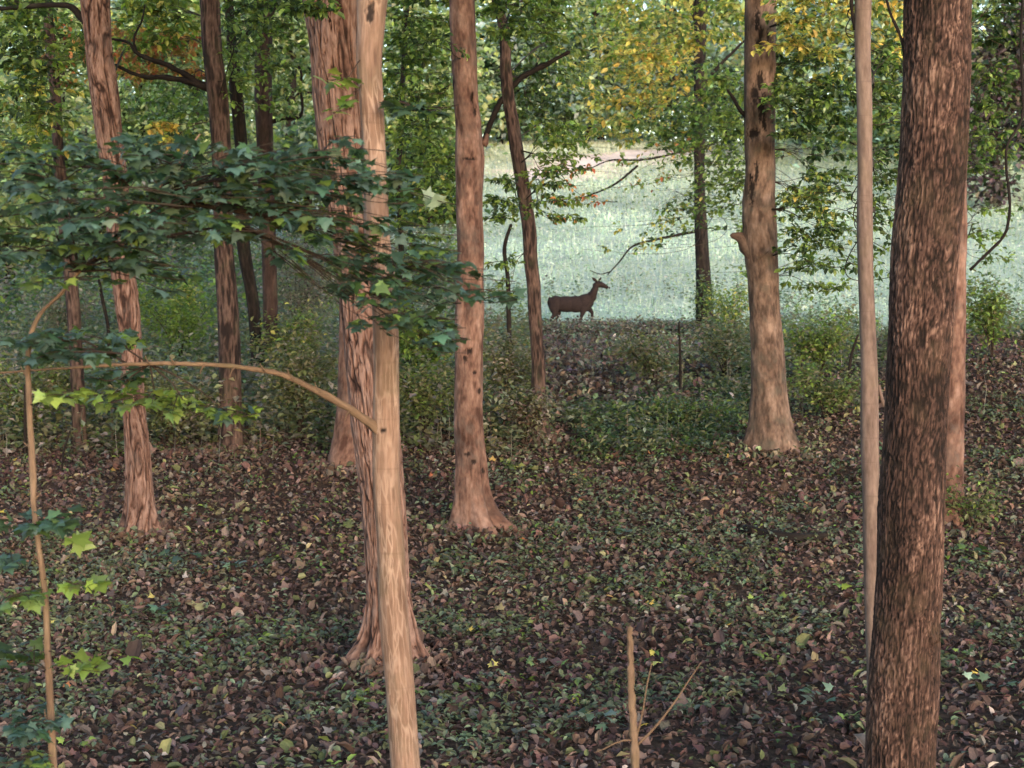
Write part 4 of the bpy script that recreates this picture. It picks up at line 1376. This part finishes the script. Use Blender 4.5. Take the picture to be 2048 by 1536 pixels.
# meadow grass and weeds
parts = []
for tm, n, kk in ((T_BLADE, 90000, .0040), (T_SIMPLE, 130000, .0021)):
    y = 35 + 75 * rng.uniform(0, 1, n) ** 1.25
    x = rng.uniform(-1, 1, n) * (y * .36 + 3)
    k = fbm(np.stack([x * .22, y * .22, x * 0 + 5], -1), 4, 77)
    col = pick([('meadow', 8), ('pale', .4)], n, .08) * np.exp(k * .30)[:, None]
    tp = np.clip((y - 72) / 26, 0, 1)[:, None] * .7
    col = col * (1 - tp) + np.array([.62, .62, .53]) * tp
    lf = (x / y < -.035) & (rng.uniform(0, 1, n) < .8)  # duller plant colours on the left stand in for tree shade
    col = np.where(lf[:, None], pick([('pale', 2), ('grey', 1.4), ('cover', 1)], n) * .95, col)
    sk_ = np.clip((y - 35) / 9, 0, 1)
    col = np.where((rng.uniform(0, 1, n) > sk_)[:, None], pick([('shrub', 1), ('pale', 2), ('grey', 1)], n), col)
    keep = (rng.uniform(0, 1, n) < .35 + sk_)
    pq = np.array([[p[0], p[1]] for p in pa])
    pd_ = np.abs(y - np.interp(x, pq[:, 0], pq[:, 1]))
    keep &= ~((x > pq[0, 0]) & (x < pq[-1, 0]) & (pd_ < 3.2 + .6 * np.sin(x * 2)))
    x, y, col = x[keep], y[keep], col[keep]
    n = len(x)
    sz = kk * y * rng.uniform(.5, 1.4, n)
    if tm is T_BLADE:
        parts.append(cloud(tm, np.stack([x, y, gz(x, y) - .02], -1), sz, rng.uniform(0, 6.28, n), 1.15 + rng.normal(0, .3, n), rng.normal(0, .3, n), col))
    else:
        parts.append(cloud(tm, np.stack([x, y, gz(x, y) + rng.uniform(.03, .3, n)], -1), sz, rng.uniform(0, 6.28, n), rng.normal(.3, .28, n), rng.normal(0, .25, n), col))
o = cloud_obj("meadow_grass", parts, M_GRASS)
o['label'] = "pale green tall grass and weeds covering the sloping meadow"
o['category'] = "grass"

# ------------------------------------------------------------------ shrubs in the middle distance
def shrub(name, label, px, py, w, h, n, pal, size=.07, d=None, group='shrubs in the undergrowth', tm=T_OV, cat='shrub'):
    """px,py = foot in photo pixels; w,h in photo pixels"""
    if d is None:
        d = hit(px, py)
    b = W(px, py, d)
    b[2] = float(gz(b[0], d))
    th = thing(name, b, label, cat, group)
    sw, sh = w * d / FPX / 2, h * d / FPX
    tl = []
    ns = 7
    tips = []
    for k in range(ns):
        e = b + np.array([rng.uniform(-1, 1) * sw, rng.uniform(-.6, .6) * sw, sh * rng.uniform(.6, 1.0)])
        m_ = b * .5 + e * .5 + np.array([(e[0] - b[0]) * -.15, 0, .1 * sh])
        tl.append(tube([b, m_, e], [.012, .008, .003], .15, 4, 0, cap=False))
        tips += [e, m_, m_ * .3 + e * .7, e * .6 + m_ * .4 + rng.normal(0, .2, 3) * sw]
    tubes_obj("stems", tl, M_TWIG, th)['kind'] = 'stuff'
    tips = np.array(tips)
    c = tips[rng.integers(0, len(tips), n)]
    P = c + rng.normal(0, 1, (n, 3)) * np.array([.26 * sw, .26 * sw, .13 * sh])
    P[:, 2] = np.maximum(P[:, 2], b[2] + .02)
    cloud_obj("foliage", [cloud(tm, P, rng.uniform(.6, 1.2, n) * size, rng.uniform(0, 6.28, n), rng.normal(-.15, .4, n), rng.normal(0, .4, n), pick(pal, n))], M_LEAF, th)


SH = [
    ("leafy_shrub", "bright green shrub between the strip barked left trunk and the dark brown trunk", 360, 760, 150, 190, 1100, [('lime', 2), ('mid', 3)], .085),
    ("leafy_shrub.001", "yellow tipped shrub standing behind the bright green one near the dark brown trunk", 390, 700, 110, 140, 700, [('yellow', 1), ('lime', 2)], .10),
    ("leafy_shrub.002", "yellow green bush just right of the smooth tan front trunk", 845, 800, 110, 180, 1000, [('lime', 2), ('mid', 2), ('yellow', .5)], .085),
    ("leafy_shrub.003", "dark green bush under the yellow green one beside the middle trunk", 850, 880, 120, 140, 800, [('shrub', 3), ('mid', 1)], .075),
    ("dull_shrub", "dull olive shrub left of the large plated trunk's foot", 600, 880, 150, 190, 1300, [('shrub', 3), ('grey', 1)], .075),
    ("dull_shrub.001", "dull green shrub behind the long bare side branch, left of the large plated trunk", 585, 800, 130, 160, 1000, [('shrub', 2), ('mid', 1), ('yellow', .3)], .08),
    ("grey_brush", "grey leafless looking brush behind the thin dark trunk", 590, 720, 170, 230, 2000, [('grey', 4), ('purple', 1)], .07),
    ("grey_brush.001", "grey purple brush left of the strip barked trunk's middle", 120, 720, 150, 150, 1100, [('grey', 3), ('pale', 1)], .08),
    ("dull_shrub.002", "brownish shrub between the middle trunk and the slender leaning trunk", 1010, 860, 100, 180, 900, [('shrub', 2), ('grey', 2)], .075),
    ("dull_shrub.003", "low brown shrub around the foot of the slender leaning trunk", 1050, 900, 110, 110, 600, [('shrub', 1), ('litter', 1), ('grey', 1)], .07),
    ("dull_shrub.004", "dark weedy shrub behind the feet of the two left trunks", 350, 900, 180, 150, 1200, [('shrub', 3), ('grey', 1)], .08),
    ("dull_shrub.005", "weedy green shrub at the left edge below the sapling leaves", 60, 900, 160, 170, 1200, [('shrub', 3), ('mid', 1), ('grey', 1)], .08),
    ("leafy_shrub.004", "green shrub between the stout pinkish trunk and the slim grey stem", 1640, 760, 150, 120, 900, [('mid', 2), ('shrub', 2), ('lime', 1)], .08),
    ("leafy_shrub.005", "leafy weeds heaped against the foot of the stout pinkish trunk's right side", 1650, 840, 150, 90, 700, [('shrub', 2), ('mid', 1)], .075),
    ("leafy_shrub.006", "yellow green shrub left of the stout pinkish trunk at the meadow edge", 1465, 690, 90, 110, 550, [('mid', 1), ('lime', 1), ('yellow', .5)], .09),
    ("dull_shrub.006", "grey green scrub between the black trunk and the stout pinkish trunk", 1450, 760, 170, 110, 900, [('shrub', 2), ('grey', 1), ('pale', 1)], .08),
    ("dull_shrub.007", "grey green scrub left of the black trunk's foot", 1310, 790, 170, 110, 900, [('shrub', 2), ('grey', 1), ('pale', 1)], .08),
    ("leafy_shrub.007", "green shrub right of the thick ridged trunk in front of the meadow", 1985, 720, 130, 150, 900, [('mid', 2), ('shrub', 1)], .08),
    ("leafy_shrub.008", "dark green clump of leaves lying low before the slender leaning trunk's hollow", 1340, 860, 220, 60, 700, [('shrub', 1), ('mid', 1), ('pale', .6)], .07),
]
for nm, lb, px_, py_, w_, h_, n_, pal_, sz_ in SH:
    shrub(nm, lb, px_, py_, w_, h_, int(n_ * 1.7), pal_, sz_ * 1.1)
shrub("leafy_shrub.009", "olive leafy shrub hiding the foot of the trunk behind the thick ridged trunk", 1945, 1075, 110, 110, 420, [('shrub', 2), ('mid', 1)], .07)
# ivy leaves at the foot of the black trunk
shrub("ivy_clump", "dark ivy leaves climbing the foot of the black trunk", 1410, 680, 50, 130, 420, [('mid', 1), ('pale', 1), ('dark', 1)], .10)

# ------------------------------------------------------------------ seedlings that stand out on the litter
def seedling(label, px, py, n, size, pal, h=.12, w=.10, kind='maple', d=None):
    d = hit(px, py) if d is None else d
    b = W(px, py, d)
    b[2] = float(gz(b[0], d))
    th = thing("seedling", b, label, "seedling", "seedlings on the leaf litter")
    tips = b + np.stack([rng.normal(0, w, n), rng.normal(0, w * .6, n), rng.uniform(.6, 1, n) * h], -1)
    tl = [tube([b, (b + e) / 2 + np.array([0, 0, h * .15]), e], [.003, .0025, .0015], .05, 4, 0, cap=False) for e in tips]
    tubes_obj("stem", tl, M_TWIG, th)
    leaf_objects(th, tips, rng.uniform(.7, 1.2, n) * size * 1.3, rng.uniform(0, 6.28, n), rng.normal(.15, .35, n), rng.normal(0, .35, n), pick(pal, n), kind)


for a in [
    ("yellow green seedling on the litter right of the middle trunk's roots", 1045, 945, 7, .08, [('lime', 2), ('yellow', 1)]),
    ("lime green seedling low on the litter left of the slim grey stem", 1690, 1190, 6, .075, 'lime'),
    ("small pale lime seedling left of and below the lime one by the slim grey stem", 1545, 1220, 6, .06, [('lime', 1), ('pale', 1)]),
    ("dark green seedling left of the smooth tan trunk, halfway down the litter", 300, 1245, 14, .075, [('dark', 1), ('blue', 1)]),
    ("bright lime seedling near the bottom, left of the smooth tan trunk", 725, 1425, 6, .06, [('lime', 1), ('mid', 1)]),
    ("pale blue green seedling below the strip barked trunk's foot", 340, 1130, 8, .08, [('blue', 1), ('pale', 1)]),
    ("patch of pale green seedling leaves between the strip barked trunk and the plated trunk", 480, 1150, 12, .08, 'pale'),
    ("single yellow leaved seedling at the lower left of the litter", 280, 1345, 2, .075, 'lime'),
    ("green seedling beside the leaning cut stem's left", 1100, 1350, 8, .065, [('mid', 1), ('pale', 1)]),
    ("yellow green seedling at the bottom edge left of the thick ridged trunk", 1700, 1465, 6, .055, [('lime', 1), ('mid', 1)]),
    ("seedling with round lime leaves near the sapling stem at the bottom left", 155, 1505, 5, .05, 'lime'),
    ("pale green seedling right of the thick ridged trunk near the right edge", 1985, 1390, 9, .06, 'pale'),
    ("leafy green seedling beside the foot of the slim grey stem's left", 1640, 1420, 8, .06, 'pale'),
    ("pale seedling cluster on the litter between middle trunk and stout pinkish trunk", 1235, 1080, 9, .08, 'pale'),
    ("small bright seedling at the right edge beside the thick ridged trunk", 1905, 1330, 4, .06, 'lime'),
    ("olive seedling cluster in the middle foreground right of the plated trunk's roots", 1010, 1250, 8, .06, [('lime', 1), ('shrub', 1)]),
    ("bluish seedling at the lower right of the litter near the leaning cut stem", 1180, 1465, 8, .06, [('blue', 1), ('pale', 1)]),
    ("mid green seedling at the left edge below the sapling's dark leaves", 30, 1200, 9, .08, [('mid', 1), ('lime', 1)]),
    ("seedling with dark leaves at the foot of the thick ridged trunk's right side", 1960, 1120, 9, .08, [('dark', 1), ('mid', 1)]),
]:
    seedling(*a)

# ------------------------------------------------------------------ cut stem, sticks, log
def stick(name, label, pts, widths, mat, cat='stick', group=None, lift=.02):
    ds = [hit(x, y) for x, y in pts]
    P = [W(x, y, d) for (x, y), d in zip(pts, ds)]
    P = [np.array([p[0], p[1], float(gz(p[0], p[1])) + lift + .01 * k]) for k, p in enumerate(P)]
    c = P[0]
    R = [w / 2 * d / FPX for w, d in zip(widths, ds)]
    v, f, b = tube(P, R, .04, 8, .15)
    o = mesh_obj(name, v, tri(f), mat, None, {'bco': ('FLOAT_VECTOR', b), 'bh': ('FLOAT', np.full(len(v), .5)), 'wound': ('FLOAT', np.zeros(len(v)))})
    o['label'] = label
    o['category'] = cat
    o['group'] = group or 'sticks on the leaf litter'


stick("fallen_stick", "crooked grey stick on the litter right of the plated trunk's roots", [(875, 1325), (915, 1358), (950, 1380), (990, 1395)], [6, 7, 6, 4], M_GREY)
stick("fallen_stick.001", "thin grey stick slanting on the litter below the middle trunk", [(930, 1090), (975, 1125), (1025, 1168)], [5, 6, 4], M_GREY)
stick("fallen_stick.002", "short twig lying on the litter behind the smooth tan trunk's left side", [(835, 1035), (862, 1055), (880, 1062)], [4, 4, 3], M_MID)
stick("fallen_stick.003", "pale stick near the bottom left of the litter", [(370, 1380), (410, 1360), (440, 1352)], [5, 5, 3], M_STEM)
stick("fallen_stick.004", "brown stick left of the smooth tan trunk near the bottom", [(640, 1400), (680, 1385), (740, 1388)], [7, 7, 5], M_MID)
stick("fallen_stick.005", "stick lying right of the leaning cut stem near the bottom right", [(1640, 1380), (1690, 1350), (1720, 1342)], [4, 4, 3], M_MID)
stick("fallen_stick.006", "thin stick on the litter near the right edge beside the ridged trunk", [(1895, 1130), (1930, 1150), (1980, 1158)], [4, 5, 3], M_GREY)
stick("rotten_log", "dark rotting log half sunk in the leaves left of the slim grey stem", [(1490, 1068), (1545, 1082), (1600, 1088), (1650, 1084)], [24, 26, 22, 16], M_DARK, 'log', 'logs in the wood', .03)
stick("shadow_strip", "black strip standing in for the shadow line along the edge of the litter right of the leaning trunk", [(1110, 880), (1180, 884), (1240, 878), (1330, 868)], [14, 15, 13, 8], M_DARK, 'log', 'logs in the wood', .06)  # dark tube laid in place of the shadow line where the litter ends


def cut_stem():
    d = 6.6
    px = [(1259, 1256, 11), (1261, 1300, 13), (1262, 1360, 14), (1265, 1420, 15), (1268, 1480, 17), (1269, 1536, 19), (1271, 1650, 20), (1272, 1940, 24)]
    b = W(1272, 1940, d)
    b[2] = float(gz(b[0], d))
    th = thing("cut_sapling", b, "thin cut off sapling stump with bare side twigs rising from the bottom edge", "sapling")
    P = [W(x, y, d) for x, y, w in px][::-1]
    R = [w / 2 * d / FPX for x, y, w in px][::-1]
    tubes_obj("stem", [tube(P, R, .012, 16, .42)], M_STEM, th)
    for pts, w in (([(1274, 1490), (1300, 1465), (1345, 1410), (1385, 1350), (1402, 1325)], [7, 6, 4, 3, 2]),
                   ([(1274, 1470), (1284, 1430), (1294, 1370), (1304, 1325)], [5, 4, 3, 2]),
                   ([(1268, 1480), (1240, 1482), (1212, 1496), (1190, 1505)], [5, 4, 3, 2])):
        tubes_obj("twig", [tube([W(x, y, d) for x, y in pts], [q / 2 * d / FPX for q in w], .03, 6, .1)], M_STEM, th)


cut_stem()


def small_stem(name, label, px, w, d, mat, group='thin stems in the undergrowth'):
    b = W(px[-1][0], px[-1][1], d)
    th = thing(name, b, label, 'sapling', group)
    tubes_obj("stem", [tube([W(x, y, d) for x, y in px][::-1], [q / 2 * d / FPX for q in w][::-1], .06, 7, .1)], mat, th)
    tp = W(px[0][0], px[0][1], d)
    n = 40
    P = tp + rng.normal(0, 1, (n, 3)) * np.array([.25, .2, .15])
    cloud_obj("foliage", [cloud(T_OV, P, rng.uniform(.04, .08, n), rng.uniform(0, 6.28, n), rng.normal(0, .4, n), rng.normal(0, .4, n), pick([('mid', 1), ('shrub', 1)], n))], M_LEAF, th)


small_stem("thin_stem", "thin wavy dark stem left of the slender leaning trunk", [(1022, 450), (1010, 490), (1016, 560), (1018, 640), (1023, 760)], [7, 8, 9, 10, 11], 24, M_DARK)
small_stem("thin_stem.001", "short straight black stem left of the stout pinkish trunk", [(1358, 645), (1360, 700), (1361, 785)], [4, 5, 6], 24, M_DARK)
small_stem("thin_stem.002", "thin curved dark stem between the slim grey stem and the stout pinkish trunk", [(1716, 670), (1703, 710), (1697, 760)], [5, 6, 7], 22, M_DARK)
small_stem("thin_stem.003", "thin dark stem just right of the strip barked left trunk", [(198, 560), (205, 600), (214, 640), (220, 720)], [5, 7, 7, 8], 23, M_DARK)
small_stem("thin_stem.004", "dark straight stem in the brush left of the narrow dark trunk's foot", [(50, 770), (50, 850), (51, 920)], [5, 6, 7], 20, M_DARK)
small_stem("thin_stem.005", "bent dark stem in the weeds by the left trunks' feet", [(140, 862), (128, 900), (118, 950), (95, 970)], [4, 4, 5, 5], 19, M_DARK)

# ------------------------------------------------------------------ far woodland beyond the meadow
def far_tree(name, label, px, d, hpx, wpx, n, pal, size=.42, mat=M_DARK, low=.08, group='trees beyond the meadow'):
    """crown spans hpx above the ground; px is the trunk's column in the photo"""
    x = (px - 1024) / FPX * d
    g = float(gz(x, d))
    th = thing(name, (x, d, g), label, 'tree', group)
    H = hpx * d / FPX
    rw = wpx * d / FPX / 2
    b = np.array([x, d, g - .1])
    top = b + np.array([rng.normal(0, .4), 0, H * .9])
    Rr = .16 + H * .008
    m_ = (b + top) / 2 + np.array([rng.normal(0, .2), 0, 0])
    tubes_obj("trunk", [tube([b, m_, top], [Rr, Rr * .7, .04], .6, 8, .08, cap=False)], mat, th)
    tb, tips = [], []
    for k in range(16):
        f = rng.uniform(low + .05, .92)
        a = rng.uniform(0, 6.28)
        q = b + (top - b) * f
        R_ = rw * (1 - .55 * f) * rng.uniform(.55, 1.05)
        e = q + np.array([math.cos(a) * R_, math.sin(a) * R_, rng.uniform(-.1, .25) * R_])
        tb.append(tube([q, (q + e) / 2 + np.array([0, 0, .1 * R_]), e], [Rr * .35, Rr * .2, .02], .8, 5, .1, cap=False))
        for t_ in (.45, .7, .9, 1.05):
            tips.append(q + (e - q) * t_ + rng.normal(0, .12, 3) * rw)
    tubes_obj("limb", tb, mat, th)['kind'] = 'stuff'
    tips = np.array(tips)
    P = tips[rng.integers(0, len(tips), n)] + rng.normal(0, 1, (n, 3)) * np.array([.17 * rw, .17 * rw, .07 * rw + .18])
    P[:, 2] = np.maximum(P[:, 2], g + .1)
    cloud_obj("crown", [cloud(T_SIMPLE, P, rng.uniform(.6, 1.3, n) * size, rng.uniform(0, 6.28, n), rng.normal(-.15, .5, n), rng.normal(0, .5, n), pick(pal, n, .3))], M_LEAF, th)


FT = [
    # px, d, h px, w px, n, pal, label
    (-60, 62, 560, 380, 3800, [('far', 2), ('far', 2)], "pale green far tree behind the narrow dark trunk's left, at the picture's left edge"),
    (110, 70, 560, 320, 3600, [('far', 3), ('far', 1), ('yellow', .5)], "pale yellow green far tree seen left of the strip barked trunk"),
    (300, 74, 420, 260, 3000, [('dark', 2), ('far', 2)], "dark grey green far tree between the strip barked and dark brown trunks"),
    (400, 82, 480, 240, 2600, [('far', 2), ('lime', 1)], "lime tinted far tree just left of the dark brown trunk"),
    (575, 78, 520, 260, 3400, [('far', 2), ('far', 1), ('dark', 1)], "tall pale green far tree left of the large plated trunk"),
    (680, 96, 480, 300, 2600, [('far', 2), ('dark', 1)], "far tree hidden mostly by the large plated trunk"),
    (840, 92, 520, 260, 3400, [('far', 2), ('far', 2), ('lime', 1)], "green far tree between the smooth tan trunk and the middle trunk"),
    (1000, 104, 300, 240, 2600, [('dark', 2), ('farcool', 1)], "low dark bluish far tree behind the slender leaning trunk"),
    (1080, 112, 520, 260, 3000, [('far', 3), ('lime', 1), ('far', 1)], "light green far tree right of the slender leaning trunk"),
    (1170, 106, 260, 200, 2200, [('dark', 1), ('farcool', 1), ('far', 1)], "dark round far bush tree above the pinkish path's left end"),
    (1200, 122, 520, 200, 2000, [('yellow', 1), ('far', 2), ('lime', 1)], "yellowish far tree rising above the meadow left of the black trunk"),
    (1330, 116, 330, 260, 2400, [('far', 1), ('dark', 1), ('gold', .6)], "gold flecked far tree left of the black trunk's middle"),
    (1450, 124, 480, 230, 1800, [('far', 2), ('lime', 1)], "pale far tree seen between the black trunk and the stout pinkish trunk"),
    (1590, 108, 340, 260, 3000, [('far', 2), ('dark', 1), ('farcool', 1)], "grey green far tree right of the stout pinkish trunk above the meadow"),
    (1700, 118, 520, 260, 2600, [('yellow', 2), ('far', 1)], "yellow far tree behind the slim grey stem's top"),
    (1790, 100, 330, 200, 2400, [('dark', 1), ('far', 1), ('far', 1)], "dark green far tree left of the thick ridged trunk's upper part"),
    (1990, 74, 430, 240, 4400, [('purple', 3), ('dark', 1), ('grey', 1)], "dusky purple far tree at the right edge beyond the thick ridged trunk"),
    (2130, 78, 500, 300, 3600, [('purple', 1), ('dark', 2)], "dark far tree leaning in from the right edge"),
    (-10, 60, 260, 240, 2400, [('mid', 1), ('pale', 2)], "bushy green young tree low behind the sapling's leaves at the left edge"),
    (170, 62, 250, 260, 2600, [('pale', 2), ('cover', 1), ('mid', 1)], "dull green young tree between the narrow dark trunk and the strip barked trunk"),
    (350, 58, 200, 220, 2200, [('cover', 2), ('grey', 1), ('pale', 1)], "greyish bushy young tree seen low between the strip barked and dark brown trunks"),
    (620, 60, 300, 220, 2600, [('pale', 2), ('mid', 1)], "green young tree at the meadow's edge just left of the large plated trunk"),
    (860, 66, 200, 200, 2000, [('mid', 2), ('lime', 1), ('dark', 1)], "low green young tree between the smooth tan trunk and the middle trunk"),
    (20, 48, 300, 260, 2600, [('far', 2), ('far', 1)], "leafy green young tree at the meadow's left corner"),
    (230, 52, 230, 220, 2000, [('far', 2), ('grey', 1), ('far', 1)], "small pale green tree showing behind the strip barked trunk's middle"),
]
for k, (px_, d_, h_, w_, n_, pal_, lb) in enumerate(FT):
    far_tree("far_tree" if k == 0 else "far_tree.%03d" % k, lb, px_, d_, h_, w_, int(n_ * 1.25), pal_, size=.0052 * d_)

# the distant wood that closes the view
parts, tb = [], []
k = 900
n = 50000
cy2 = rng.uniform(140, 175, k)
cx2 = rng.uniform(-.42, .42, k) * cy2
cz2 = gz(cx2, cy2) + rng.uniform(0, 21, k)
ii = rng.integers(0, k, n)
P = np.stack([cx2[ii], cy2[ii], cz2[ii]], -1) + rng.normal(0, 1, (n, 3)) * np.array([2.4, 2.2, 1.3])
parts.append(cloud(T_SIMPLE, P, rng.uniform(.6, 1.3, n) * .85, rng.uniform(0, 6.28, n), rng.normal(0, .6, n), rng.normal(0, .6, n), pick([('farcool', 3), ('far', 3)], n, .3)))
n = 100000
k = 1500
cx = rng.uniform(-75, 75, k)
uu = cx / 110
edge = 86 + 17 * np.exp(-((uu - .075) / .06) ** 2)
cyv = edge + 4 + rng.uniform(0, 1, k) ** 1.3 * 45
cx = uu * cyv
cz = gz(cx, cyv) + rng.uniform(-.02, 1, k) * (3 + 15 * np.clip((cyv - edge) / 25, 0, 1))
ok = ~((cx / cyv > .04) & (cx / cyv < .14) & (cz > 3.3 + cyv * .142) & (rng.uniform(0, 1, k) < .75))
cx, cyv, cz = cx[ok], cyv[ok], cz[ok]
ii = rng.integers(0, len(cx), n)
P = np.stack([cx[ii], cyv[ii], cz[ii]], -1) + rng.normal(0, 1, (n, 3)) * np.array([1.6, 1.6, .9])
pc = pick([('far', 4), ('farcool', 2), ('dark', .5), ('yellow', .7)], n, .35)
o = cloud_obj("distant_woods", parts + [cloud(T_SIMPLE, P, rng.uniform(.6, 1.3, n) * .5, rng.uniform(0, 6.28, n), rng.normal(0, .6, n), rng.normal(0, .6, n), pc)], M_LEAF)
o['label'] = "hazy green wood closing the view above the meadow"
o['category'] = "woods"
